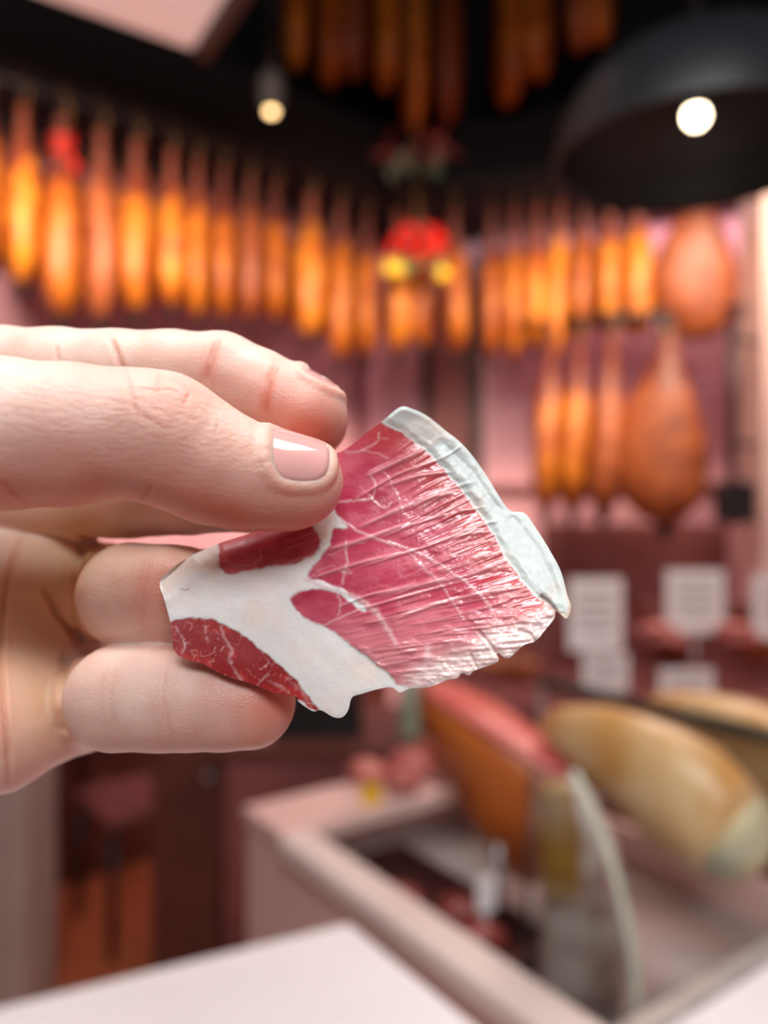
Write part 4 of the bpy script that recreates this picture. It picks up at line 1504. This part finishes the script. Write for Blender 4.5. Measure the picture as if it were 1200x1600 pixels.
for qi, n in enumerate(NAILS):
    O, dr, mxx, nu, nv, ax = nail_points(n['A'], n['B'], n['up'], n['c'], n['h'], n['hl'], n['xm'], 24, 72)
    # smooth nail plate: mean radius profile along the axis, so it does not follow the fold
    Oc, drc, _, _, _, _ = nail_points(n['A'], n['B'], n['up'], n['c'], n['h'] * 0.6, n['hl'] * 0.8, n['xm'], 24, 72)
    tc_ = surf_from_axis(Oc, drc)
    kk = np.polyfit(ax * 0.8, tc_, 2)
    base = (np.polyval(kk, 0.0) + 0.8 * (np.polyval(kk, ax) - np.polyval(kk, 0.0))).reshape(nu, nv)
    edge = mxx.reshape(nu, nv)
    r = base + n['z'] - 0.30 * np.clip((edge - 0.86) / 0.14, 0, 1) ** 2
    top = (O + dr * r.reshape(-1)[:, None]) / 1000 + OFF - org
    bot = (O + dr * (r.reshape(-1)[:, None] - 0.45)) / 1000 + OFF - org
    nn = nu * nv
    f = []
    for i in range(1, nu - 1):
        for j in range(nv):
            a, c = i * nv + j, i * nv + (j + 1) % nv
            f.append((a, c, c + nv, a + nv))
            f.append((nn + a, nn + a + nv, nn + c + nv, nn + c))
    for j in range(nv):
        c = (j + 1) % nv
        f.append((0, nv + c, nv + j))
        f.append((nn, nn + nv + j, nn + nv + c))
        a, e = (nu - 1) * nv + j, (nu - 1) * nv + c
        f.append((a, e, nn + e, nn + a))
    no_ = orient(new_obj('fingernail', list(top) + list(bot), f, M['nail'], hand))
    no_['label'] = 'glossy short pink nail of the ' + ('thumb' if qi == 0 else 'index finger')

# ------------------------------------------------------------------ the ham slice
def cr(points, n=8, closed=True):
    """Catmull-Rom through points"""
    P = np.array(points, float)
    m = len(P)
    out = []
    rngi = range(m) if closed else range(m - 1)
    for i in rngi:
        if closed:
            p0, p1, p2, p3 = P[(i - 1) % m], P[i], P[(i + 1) % m], P[(i + 2) % m]
        else:
            p0, p1, p2, p3 = P[max(i - 1, 0)], P[i], P[i + 1], P[min(i + 2, m - 1)]
        for t in np.linspace(0, 1, n, endpoint=False):
            out.append(0.5 * ((2 * p1) + (-p0 + p2) * t + (2 * p0 - 5 * p1 + 4 * p2 - p3) * t * t + (-p0 + 3 * p1 - 3 * p2 + p3) * t ** 3))
    if not closed:
        out.append(P[-1])
    return np.array(out)


def inside(X, Y, poly):
    r = np.zeros(X.shape, bool)
    n = len(poly)
    for i in range(n):
        x0, y0 = poly[i]
        x1, y1 = poly[(i + 1) % n]
        c = ((y0 > Y) != (y1 > Y)) & (X < (x1 - x0) * (Y - y0) / (y1 - y0 + 1e-12) + x0)
        r ^= c
    return r


def sdist(X, Y, poly):
    """signed distance, positive inside"""
    d, _ = seg_dist(X, Y, list(poly) + [poly[0]])
    return np.where(inside(X, Y, poly), d, -d)


OUT = cr([(625, 636), (645, 639), (668, 650), (698, 674), (716, 688), (735, 708), (758, 740), (778, 772), (796, 797), (820, 802), (838, 826), (858, 858),
          (876, 892), (886, 928), (892, 948), (886, 966), (876, 960), (868, 955), (866, 966), (852, 984), (836, 1002), (818, 1008), (795, 1028), (781, 1022), (774, 1018),
          (779, 1032), (764, 1040), (741, 1048), (733, 1055), (722, 1052), (714, 1060), (700, 1062), (672, 1073), (640, 1076), (625, 1082), (612, 1074), (590, 1077),
          (566, 1084), (550, 1090), (544, 1110), (534, 1121), (520, 1120), (502, 1110), (488, 1111), (466, 1096), (462, 1088), (428, 1082), (392, 1068),
          (352, 1056), (318, 1038), (290, 1030), (272, 1016), (269, 990), (265, 968), (257, 938), (250, 910), (268, 888), (300, 868), (345, 848), (395, 832),
          (440, 815), (452, 790), (462, 750), (490, 722), (536, 704), (572, 677), (596, 659)], 6)
RIM_IN = [(596, 660), (612, 668), (640, 684), (664, 703), (682, 722), (700, 741), (717, 758), (732, 778), (746, 799), (760, 818), (775, 840), (788, 864), (798, 882),
          (812, 902), (822, 914), (836, 930), (852, 938), (864, 950)]
# lean areas (px)
L_MAIN = cr([(470, 700), (540, 690), (600, 655), (640, 684), (682, 722), (717, 758), (746, 799), (775, 840), (798, 882), (824, 914), (850, 936), (880, 960), (840, 1010),
             (790, 1030), (740, 1058), (690, 1070), (650, 1076), (620, 1070), (612, 1060), (590, 1040), (560, 1017), (528, 992), (497, 975), (471, 962), (456, 945), (453, 933),
             (470, 922), (500, 920), (526, 926), (548, 939), (566, 953), (569, 948), (552, 934), (530, 920), (500, 908), (483, 903), (480, 894), (500, 872), (514, 846), (518, 828),
             (523, 824), (540, 826), (536, 815), (522, 802), (517, 784), (500, 790), (480, 780)], 4)
L_UP = cr([(342, 872), (343, 846), (370, 826), (405, 812), (440, 796), (470, 798), (484, 814), (498, 836), (500, 856), (484, 870), (460, 882), (430, 886), (405, 888), (385, 894), (362, 898), (346, 892)], 5)
L_DARK = cr([(262, 974), (282, 968), (310, 966), (333, 967), (345, 975), (368, 985), (395, 1003), (420, 1026), (450, 1050), (472, 1076), (488, 1096), (500, 1112), (484, 1108), (468, 1094),
             (440, 1094), (390, 1080), (330, 1056), (280, 1030), (262, 1010)], 5)
STEP = 1.6
nxs, nys = int((900 - 244) / STEP), int((1128 - 630) / STEP)
xs = 244 + np.arange(nxs) * STEP
ys = 630 + np.arange(nys) * STEP
SX, SY = np.meshgrid(xs, ys, indexing='ij')
shape = SX.shape
ins = inside(SX, SY, OUT)
cell = ins[:-1, :-1] | ins[1:, :-1] | ins[:-1, 1:] | ins[1:, 1:]
used = np.zeros(shape, bool)
used[:-1, :-1] |= cell
used[1:, :-1] |= cell
used[:-1, 1:] |= cell
used[1:, 1:] |= cell
# snap outer vertices to the outline
snap = used & ~ins
ii = np.argwhere(snap)
bx, by = SX[snap], SY[snap]
bd = np.full(len(bx), 1e9)
nx_, ny_ = bx.copy(), by.copy()
for i in range(len(OUT)):
    x0, y0 = OUT[i]
    x1, y1 = OUT[(i + 1) % len(OUT)]
    dx, dy = x1 - x0, y1 - y0
    t = np.clip(((bx - x0) * dx + (by - y0) * dy) / max(dx * dx + dy * dy, 1e-9), 0, 1)
    qx, qy = x0 + t * dx, y0 + t * dy
    d = np.hypot(bx - qx, by - qy)
    mk = d < bd
    bd = np.where(mk, d, bd)
    nx_ = np.where(mk, qx, nx_)
    ny_ = np.where(mk, qy, ny_)
SX[snap] = nx_
SY[snap] = ny_
edge_d, _ = seg_dist(SX, SY, list(OUT) + [OUT[0]])
edge_d = np.where(used, edge_d, 0)


def fbm2(X, Y, seed, octaves=4):
    r = np.zeros(X.size)
    a = 1.0
    s = 0
    P = np.stack([X.ravel(), Y.ravel()], 1)
    for o in range(octaves):
        r += a * vnoise(P * 2 ** o + o * 17.3, seed + o)
        s += a
        a *= 0.5
    return (r / s).reshape(X.shape)


def sstep(a, b, x):
    t = np.clip((x - a) / (b - a), 0, 1)
    return t * t * (3 - 2 * t)


# --- depth of the sheet (mm), a gentle warp fitted through a few points
CT = np.array([(500, 760, 129.9), (560, 700, 130.6), (600, 665, 130.5), (640, 645, 130.7), (470, 800, 129.5), (250, 905, 127.2), (330, 870, 128.0), (400, 850, 128.6), (272, 1010, 125.4),
               (350, 1045, 124.7), (460, 1090, 123.0), (540, 1115, 122.0), (620, 1075, 119.8), (700, 1060, 117.8), (790, 1020, 117.3), (850, 970, 118.4), (888, 960, 119.0), (850, 880, 122.6),
               (800, 805, 127.0), (740, 720, 130.0), (690, 670, 130.9), (650, 850, 126.6), (450, 950, 126.6), (600, 980, 123.2), (720, 920, 122.4), (600, 780, 129.0), (700, 780, 128.2)])


def basis(x, y):
    u, v = (x - 570) / 300, (y - 880) / 240
    return np.stack([np.ones_like(u), u, v, u * u, u * v, v * v, u ** 3, u * u * v, u * v * v, v ** 3], -1)


coef = np.linalg.lstsq(basis(CT[:, 0], CT[:, 1]), CT[:, 2], rcond=None)[0]
DEP = basis(SX, SY) @ coef
# upper left edge rolls away from the viewer
roll_d, _ = seg_dist(SX, SY, [(250, 908), (300, 866), (345, 846), (395, 830), (440, 812)])
DEP += np.where(SX < 470, np.clip((34 - roll_d) / 34, 0, 1) ** 2 * 2.6, 0)
# wavy outer fat
DEP += 0.35 * (fbm2(SX / 55, SY / 55, 21, 2) - 0.5)

# --- regions
warpx = SX + 7 * (fbm2(SX / 14, SY / 14, 31, 3) - 0.5)
warpy = SY + 7 * (fbm2(SX / 14, SY / 14, 41, 3) - 0.5)
rim_side = np.array(RIM_IN + [(900, 985), (930, 900), (850, 760), (700, 620), (600, 610), (590, 655)])
sRIM = sdist(warpx, warpy, rim_side)
sMAIN = sdist(warpx, warpy, L_MAIN)
sUP = sdist(warpx, warpy, L_UP)
sDARK = sdist(warpx, warpy, L_DARK)
is_rim = sRIM > 0
lean_main = sstep(-1.5, 3.5, sMAIN) * (1 - sstep(-3.0, 1.5, sRIM))
lean_up = sstep(-1.5, 3.0, sUP)
lean_dark = sstep(-1.2, 2.0, sDARK)

# fibre direction: rays from a pole far left of the slice
PX, PY = 40.0, 1101.0
ang = np.arctan2(PY - SY, SX - PX)
rad = np.hypot(SX - PX, SY - PY)
angpx = ang * 700.0
bend = 10 * (fbm2(SX / 90, SY / 90, 51, 2) - 0.5)


def fibre(freq, stretch, seed):
    return vnoise(np.stack([((angpx + bend) * freq).ravel(), (rad / stretch).ravel()], 1), seed).reshape(shape)


f1 = fibre(1 / 11.0, 120, 61)
f2 = fibre(1 / 5.0, 70, 62)
f3 = fibre(1 / 2.6, 30, 63)
ridge = 1 - np.abs(2 * f1 - 1)
ridge2 = 1 - np.abs(2 * f2 - 1)
# where the fibres stand proud: towards the outer fat and the lower edge
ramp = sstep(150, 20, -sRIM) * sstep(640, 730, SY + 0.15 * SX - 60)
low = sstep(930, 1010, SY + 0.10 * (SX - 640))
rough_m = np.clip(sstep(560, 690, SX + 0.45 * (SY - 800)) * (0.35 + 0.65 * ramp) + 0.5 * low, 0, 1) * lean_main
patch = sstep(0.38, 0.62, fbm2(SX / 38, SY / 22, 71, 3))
hgt = np.zeros(shape)
hgt += rough_m * (0.20 * (ridge ** 3) + 0.17 * (ridge2 ** 2) + 0.16 * f3) * (0.45 + 0.55 * patch)
# long raised strands
STRANDS = [[(552, 782), (620, 742), (690, 716), (730, 690)], [(578, 816), (640, 786), (700, 764), (745, 752)], [(556, 826), (610, 802), (680, 775), (742, 768)],
           [(590, 842), (650, 818), (715, 800), (760, 792)], [(600, 760), (660, 742), (712, 738)], [(570, 745), (620, 722), (668, 700)], [(560, 886), (640, 862), (690, 845), (760, 818), (780, 816)],
           [(480, 905), (560, 880), (640, 862)], [(580, 932), (650, 915), (720, 900), (790, 880)], [(560, 952), (640, 930), (700, 914)], [(610, 970), (680, 945), (760, 925), (826, 918)],
           [(500, 862), (560, 845), (600, 832), (650, 815)], [(525, 950), (575, 930), (640, 918)], [(655, 858), (720, 836), (770, 830)]]
strand = np.zeros(shape)
for i, s_ in enumerate(STRANDS):
    d, par = seg_dist(SX, SY, [tuple(p) for p in cr(s_, 5, False)])
    e = np.clip(np.minimum(par, 1 - par) * 6, 0, 1)
    w = 2.0 + 0.8 * (i % 3)
    strand = np.maximum(strand, np.exp(-(d / w) ** 2) * e)
hgt += 0.20 * strand
fine = np.zeros(shape)
for i in range(130):
    a0 = rng.uniform(60, 640)
    r0 = rng.uniform(470, 820)
    ln = rng.uniform(30, 150)
    da = (angpx + bend) - a0 - 3 * np.sin(rad / 60 + i)
    e = np.clip(np.minimum(rad - r0, r0 + ln - rad) / 14, 0, 1)
    fine = np.maximum(fine, np.exp(-(da / rng.uniform(0.9, 1.9)) ** 2) * e * rng.uniform(0.35, 1.0))
fine *= np.clip(rough_m * 1.6, 0, 1)
hgt += 0.13 * fine
crk = fbm2(SX / 4.5, SY / 4.5, 151, 2)
hgt += 0.10 * rough_m * patch * (crk - 0.5)
# scaly torn flakes along the lower right edge
flake = fbm2(SX / 12, SY / 8, 81, 3)
dry_shine = sstep(52, 8, edge_d) * low * sstep(610, 680, SX)
hgt += dry_shine * 0.45 * (flake - 0.5)
# rim fat: lumpy, thicker
hgt += np.where(is_rim, 0.35 * sstep(0, 14, sRIM) + 0.45 * (fbm2(SX / 30, SY / 30, 91, 2) - 0.5) + 0.09 * (fbm2(SX / 8, SY / 8, 92, 2) - 0.5), 0)
lip, _ = seg_dist(SX, SY, [(690, 690), (735, 735), (775, 790), (806, 815), (840, 860), (862, 905), (874, 945)])
hgt += np.where(is_rim, -0.20 * np.exp(-(lip / 6) ** 2), 0)
# inner fat swells a little over the lean
infat = (1 - np.maximum(np.maximum(lean_main, lean_up), lean_dark)) * (~is_rim)
hgt += 0.04 * infat + 0.05 * infat * (fbm2(SX / 18, SY / 18, 95, 2) - 0.5)
hgt += 0.02 * (fbm2(SX / 5, SY / 5, 97, 2) - 0.5)
hgt *= sstep(0, 6, edge_d) * 0.75 + 0.25
cracks = np.zeros(shape)
for c in ([(774, 1018), (760, 1000), (748, 986)], [(744, 1042), (736, 1024)], [(836, 1002), (828, 990), (812, 985)]):
    d, par = seg_dist(SX, SY, c)
    cracks = np.maximum(cracks, np.exp(-(d / 2.2) ** 2))
hgt -= 0.4 * cracks

# --- colour, with some highlight paleness painted in at the lower right
def mix3(a, b, t):
    return a * (1 - t[..., None]) + np.array(b) * t[..., None]


def lin(r, g, b):
    return np.array(rgb(r, g, b)[:3])


colr = np.ones(shape + (3,)) * lin(244, 240, 236)
colr = mix3(colr, lin(246, 234, 226), sstep(0.5, 0.7, fbm2(SX / 40, SY / 40, 101, 3)) * infat)
pinkish = fbm2(SX / 26, SY / 16, 102, 3)
lm = np.ones(shape + (3,)) * lin(190, 62, 90)
lm = mix3(lm, lin(208, 96, 116), sstep(0.40, 0.72, fbm2(SX / 60, SY / 40, 103, 3)))
lm = mix3(lm, lin(174, 42, 70), sstep(0.55, 0.8, fbm2(SX / 40, SY / 30, 104, 3)))
lm = mix3(lm, lin(196, 72, 70), sstep(80, 10, -sRIM) * 0.8)          # browner next to the outer fat
lm = mix3(lm, lin(226, 150, 150), rough_m * (0.45 * ridge ** 4 + 0.25 * patch))  # pale fibres: dried film plus highlights put into the colour
lm = mix3(lm, lin(232, 190, 182), np.clip(dry_shine * 1.1, 0, 1) * sstep(0.25, 0.6, flake))
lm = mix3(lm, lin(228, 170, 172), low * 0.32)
lm = mix3(lm, lin(236, 214, 210), np.clip(low * dry_shine * 1.2, 0, 0.85))  # pale lower edge: dried film and painted gloss together
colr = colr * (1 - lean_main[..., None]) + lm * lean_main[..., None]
lu = np.ones(shape + (3,)) * lin(198, 66, 82)
fu = vnoise(np.stack([((SX * 0.35 + SY) / 3.2).ravel(), ((SX - 0.35 * SY) / 40).ravel()], 1), 111).reshape(shape)
lu = mix3(lu, lin(214, 130, 130), sstep(0.5, 0.8, fu) * 0.75 * sstep(360, 450, SX))
lu = mix3(lu, lin(214, 92, 104), sstep(0.4, 0.7, fbm2(SX / 22, SY / 22, 112, 3)))
colr = colr * (1 - lean_up[..., None]) + lu * lean_up[..., None]
ldk = np.ones(shape + (3,)) * lin(158, 26, 30)
ldk = mix3(ldk, lin(186, 46, 44), sstep(0.45, 0.7, fbm2(SX / 20, SY / 20, 121, 3)))
marb = 1 - np.abs(2 * fbm2(SX / 26 + 0.02 * SY, (SY - 0.5 * SX) / 30, 122, 3) - 1)
ldk = mix3(ldk, lin(226, 160, 148), sstep(0.965, 0.995, marb) * 0.6)
sp_ = vnoise(np.stack([((SX + 0.6 * SY) / 4).ravel(), ((SY - 0.6 * SX) / 9).ravel()], 1), 123).reshape(shape)
ldk = mix3(ldk, lin(226, 164, 156), sstep(0.86, 0.96, sp_) * 0.8)
colr = colr * (1 - lean_dark[..., None]) + ldk * lean_dark[..., None]

# veins of fat: (polyline, width px, strength)
VEINS = [
    ([(516, 782), (534, 784), (556, 782), (581, 780)], 3.4, 0.7), ([(581, 780), (586, 768), (584, 752), (578, 742)], 2.4, 0.6), ([(581, 780), (592, 790), (604, 794), (610, 786)], 2.2, 0.6),
    ([(581, 780), (570, 768), (562, 758)], 1.6, 0.35), ([(540, 706), (560, 706), (574, 700), (590, 690), (592, 676)], 2.8, 0.55), ([(566, 704), (586, 708), (606, 716)], 2.2, 0.45), ([(590, 684), (606, 686)], 1.8, 0.4),
    ([(598, 737), (608, 748), (614, 762), (622, 776), (628, 796), (630, 804)], 2.2, 0.5), ([(536, 815), (556, 828), (590, 842), (620, 852), (648, 862), (680, 878), (720, 905), (750, 930), (770, 955)], 3.6, 0.75),
    ([(541, 846), (540, 860), (542, 880), (538, 892), (535, 912)], 3.6, 0.6), ([(530, 892), (548, 896), (540, 886)], 2.6, 0.5), ([(512, 868), (530, 862), (548, 850), (570, 848)], 1.8, 0.4),
    ([(486, 900), (505, 888), (522, 884)], 1.6, 0.4), ([(480, 905), (505, 916), (530, 922), (556, 934), (575, 946), (592, 962), (606, 984), (618, 1006)], 6.5, 0.85),
    ([(506, 978), (530, 966), (556, 954), (576, 944)], 2.6, 0.65), ([(526, 926), (532, 946), (528, 962)], 3.0, 0.5), ([(640, 864), (660, 886), (690, 915), (712, 950), (724, 968)], 3.0, 0.5),
    ([(700, 760), (716, 790), (732, 830)], 1.6, 0.3), ([(352, 876), (372, 884), (398, 880), (408, 870)], 2.6, 0.5), ([(398, 880), (404, 892)], 2.2, 0.5), ([(408, 870), (406, 856)], 1.6, 0.4),
    ([(668, 1012), (668, 1030), (662, 1050), (664, 1070)], 9.0, 0.9), ([(668, 1016), (700, 1008), (726, 1004)], 6.0, 0.5),
    # pale muscle
    ([(345, 980), (350, 998), (362, 1016), (358, 1030), (368, 1050), (378, 1066)], 5.0, 0.75), ([(352, 1004), (340, 998)], 2.6, 0.5), ([(320, 972), (322, 990)], 2.8, 0.7), ([(322, 996), (325, 1004)], 3.6, 0.8),
    ([(274, 980), (282, 992), (288, 1006), (284, 1022)], 3.4, 0.7), ([(288, 1006), (300, 1000)], 2.4, 0.6), ([(272, 1000), (288, 1010)], 2.6, 0.5), ([(430, 1032), (420, 1050), (402, 1072)], 3.0, 0.6),
    ([(408, 1012), (414, 1028), (424, 1040)], 2.4, 0.5), ([(420, 1064), (440, 1074), (452, 1082)], 4.0, 0.6), ([(448, 1060), (470, 1080), (484, 1100)], 5.0, 0.45), ([(300, 1034), (312, 1044)], 3.0, 0.6),
]
for i, (pl, w, st) in enumerate(VEINS):
    P = cr(pl, 6, False)
    P[1:-1] += (rng.random((len(P) - 2, 2)) - 0.5) * 2.4
    d, par = seg_dist(SX, SY, [tuple(p) for p in P])
    ww = w * 0.62 * (0.7 + 0.6 * vnoise(np.stack([(SX / 8).ravel(), (SY / 8).ravel()], 1), 130 + i).reshape(shape))
    if i >= 22:
        st, ww = st * 0.8, ww * 0.8
        d = d + 3.0 * (vnoise(np.stack([(SX / 5).ravel(), (SY / 5).ravel()], 1), 170).reshape(shape) - 0.4)
    a = np.exp(-(np.maximum(d, 0) / np.maximum(ww, 0.5)) ** 2) * st
    colr = mix3(colr, lin(230, 192, 194), np.clip(a * 0.82, 0, 1))
    hgt += 0.05 * a
colr = mix3(colr, lin(224, 176, 180), np.clip((strand * 0.45 + fine * 0.35) * lean_main, 0, 1))
# outer fat
rf = np.ones(shape + (3,)) * lin(202, 210, 207)
rf = mix3(rf, lin(212, 204, 194), sstep(0.5, 0.75, fbm2(SX / 34, SY / 34, 141, 3)) * 0.8)
rf = mix3(rf, lin(222, 196, 170), sstep(7, 0, edge_d) * sstep(900, 960, SY))
rim_w = sstep(-1.0, 2.0, sRIM)
colr = colr * (1 - rim_w[..., None]) + rf * rim_w[..., None]
# brown dried skin where the outer fat tears from the lean
td, _ = seg_dist(SX, SY, [(846, 932), (858, 941), (868, 953), (872, 962)])
colr = mix3(colr, lin(110, 60, 40), np.exp(-(td / 2.4) ** 2) * 0.8)
hgt -= 0.5 * np.exp(-(td / 3) ** 2)
colr = mix3(colr, lin(150, 90, 60), sstep(3.0, 0.0, edge_d) * low * 0.35 * sstep(690, 730, SX))
hair, _ = seg_dist(SX, SY, [(282, 920), (288, 922), (295, 921)])
colr = mix3(colr, lin(130, 110, 100), np.exp(-(hair / 1.2) ** 2) * 0.6)

THICK = np.where(is_rim, 1.0, 0.75) * (0.35 + 0.65 * sstep(0, 10, edge_d))
Yf = DEP - hgt
Yb = DEP + THICK
front = np.stack([(SX - 600) / F * Yf, Yf, (800 - SY) / F * Yf], -1) / 1000 + OFF
back = np.stack([(SX - 600) / F * DEP, Yb, (800 - SY) / F * DEP], -1) / 1000 + OFF
rough = np.where(lean_main > 0.5, 0.18 + 0.12 * patch, 0.36)
rough = np.where(is_rim, 0.66, rough)
rough = np.where(lean_dark > 0.5, 0.42, rough)

m, nt, b = mat('ham_flesh')
N = nt.nodes.new
L = nt.links.new
at = N('ShaderNodeAttribute')
at.attribute_name = 'flesh'
L(at.outputs['Color'], b.inputs['Base Color'])
L(at.outputs['Alpha'], b.inputs['Roughness'])
tc = N('ShaderNodeTexCoord')
n1 = N('ShaderNodeTexNoise')
n1.inputs['Scale'].default_value = 1600
n1.inputs['Detail'].default_value = 4
L(tc.outputs['Object'], n1.inputs['Vector'])
bp = N('ShaderNodeBump')
bp.inputs['Strength'].default_value = 0.30
bp.inputs['Distance'].default_value = 0.00010
L(n1.outputs['Fac'], bp.inputs['Height'])
L(bp.outputs[0], b.inputs['Normal'])
setp(b, Subsurface_Weight=0.35, Subsurface_Scale=0.0012, Specular_IOR_Level=0.6, Coat_Weight=0.30, Coat_Roughness=0.16)
b.inputs['Subsurface Radius'].default_value = (1.0, 0.5, 0.4)
M['flesh'] = m

slice_root = empty('ham_slice', tuple(W(560, 880, 0.126)))
tag(slice_root, 'thin glossy slice of cured ham held up by the hand', 'ham slice')
so = np.array(slice_root.location)
# region id per cell
cx = lambda A: (A[:-1, :-1] + A[1:, :-1] + A[:-1, 1:] + A[1:, 1:]) / 4
c_rim, c_main, c_up, c_dk = cx(sRIM), cx(sMAIN), cx(sUP), cx(sDARK)
reg = np.zeros(cell.shape, int)                          # 0 inner fat
reg[c_main > 0] = 1
reg[c_up > 0] = 2
reg[c_dk > 0] = 3
reg[c_rim > 0] = 4
NAMES = {0: ('fat_seam', 'white seam of fat branching through the slice'), 1: ('large_muscle', 'large pink-red lean muscle with shiny torn fibres'),
         2: ('upper_muscle', 'small pink muscle beside the thumb'), 3: ('marbled_muscle', 'dark red marbled muscle at the tapering end'), 4: ('outer_fat', 'thick white outer fat along the curved edge')}
vidx = np.arange(shape[0] * shape[1]).reshape(shape)
# shared normals so that the seams between parts stay invisible
def grid_normals(G):
    du = np.zeros_like(G)
    dv = np.zeros_like(G)
    du[1:-1] = G[2:] - G[:-2]
    du[0] = G[1] - G[0]
    du[-1] = G[-1] - G[-2]
    dv[:, 1:-1] = G[:, 2:] - G[:, :-2]
    dv[:, 0] = G[:, 1] - G[:, 0]
    dv[:, -1] = G[:, -1] - G[:, -2]
    n = np.cross(du, dv)
    n /= np.maximum(np.linalg.norm(n, axis=-1, keepdims=True), 1e-12)
    n[n[..., 1] > 0] *= -1
    return n


fn = grid_normals(front).reshape(-1, 3)
fr_, bk_ = front.reshape(-1, 3), back.reshape(-1, 3)
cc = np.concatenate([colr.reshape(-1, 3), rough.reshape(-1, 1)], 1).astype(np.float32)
for rid, (nm, lb) in NAMES.items():
    cells = np.argwhere(cell & (reg == rid))
    if len(cells) == 0:
        continue
    a = vidx[cells[:, 0], cells[:, 1]]
    b_ = vidx[cells[:, 0] + 1, cells[:, 1]]
    c_ = vidx[cells[:, 0] + 1, cells[:, 1] + 1]
    d_ = vidx[cells[:, 0], cells[:, 1] + 1]
    fq = np.stack([a, b_, c_, d_], 1)
    un, inv = np.unique(fq, return_inverse=True)
    fq = inv.reshape(fq.shape)
    nv_ = len(un)
    # boundary edges
    E = np.concatenate([fq[:, [0, 1]], fq[:, [1, 2]], fq[:, [2, 3]], fq[:, [3, 0]]])
    key = np.sort(E, 1)
    _, first, cnt = np.unique(key[:, 0] * 10 ** 7 + key[:, 1], return_index=True, return_counts=True)
    BE = E[first[cnt == 1]]
    side = np.stack([BE[:, 1], BE[:, 0], BE[:, 0] + nv_, BE[:, 1] + nv_], 1)
    faces = np.concatenate([fq, fq[:, ::-1] + nv_, side])
    # camera looks along +Y: the front must face -Y
    v0, v1, v3 = fr_[un[fq[0, 0]]], fr_[un[fq[0, 1]]], fr_[un[fq[0, 3]]]
    if np.cross(v1 - v0, v3 - v0)[1] > 0:
        faces = faces[:, ::-1]
    verts = np.concatenate([fr_[un], bk_[un]]) - so
    me = bpy.data.meshes.new(nm)
    me.vertices.add(len(verts))
    me.vertices.foreach_set('co', verts.ravel().astype(np.float32))
    me.loops.add(len(faces) * 4)
    me.loops.foreach_set('vertex_index', faces.ravel().astype(np.int32))
    me.polygons.add(len(faces))
    me.polygons.foreach_set('loop_start', (np.arange(len(faces)) * 4).astype(np.int32))
    me.update(calc_edges=True)
    me.shade_smooth()
    nrm = np.concatenate([fn[un], -fn[un]])
    me.normals_split_custom_set_from_vertices([tuple(x) for x in nrm])
    ca = me.color_attributes.new('flesh', 'FLOAT_COLOR', 'POINT')
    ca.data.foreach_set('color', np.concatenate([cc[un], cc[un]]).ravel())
    me.materials.append(M['flesh'])
    po = link_mesh(nm, me, slice_root)
    po['label'] = lb
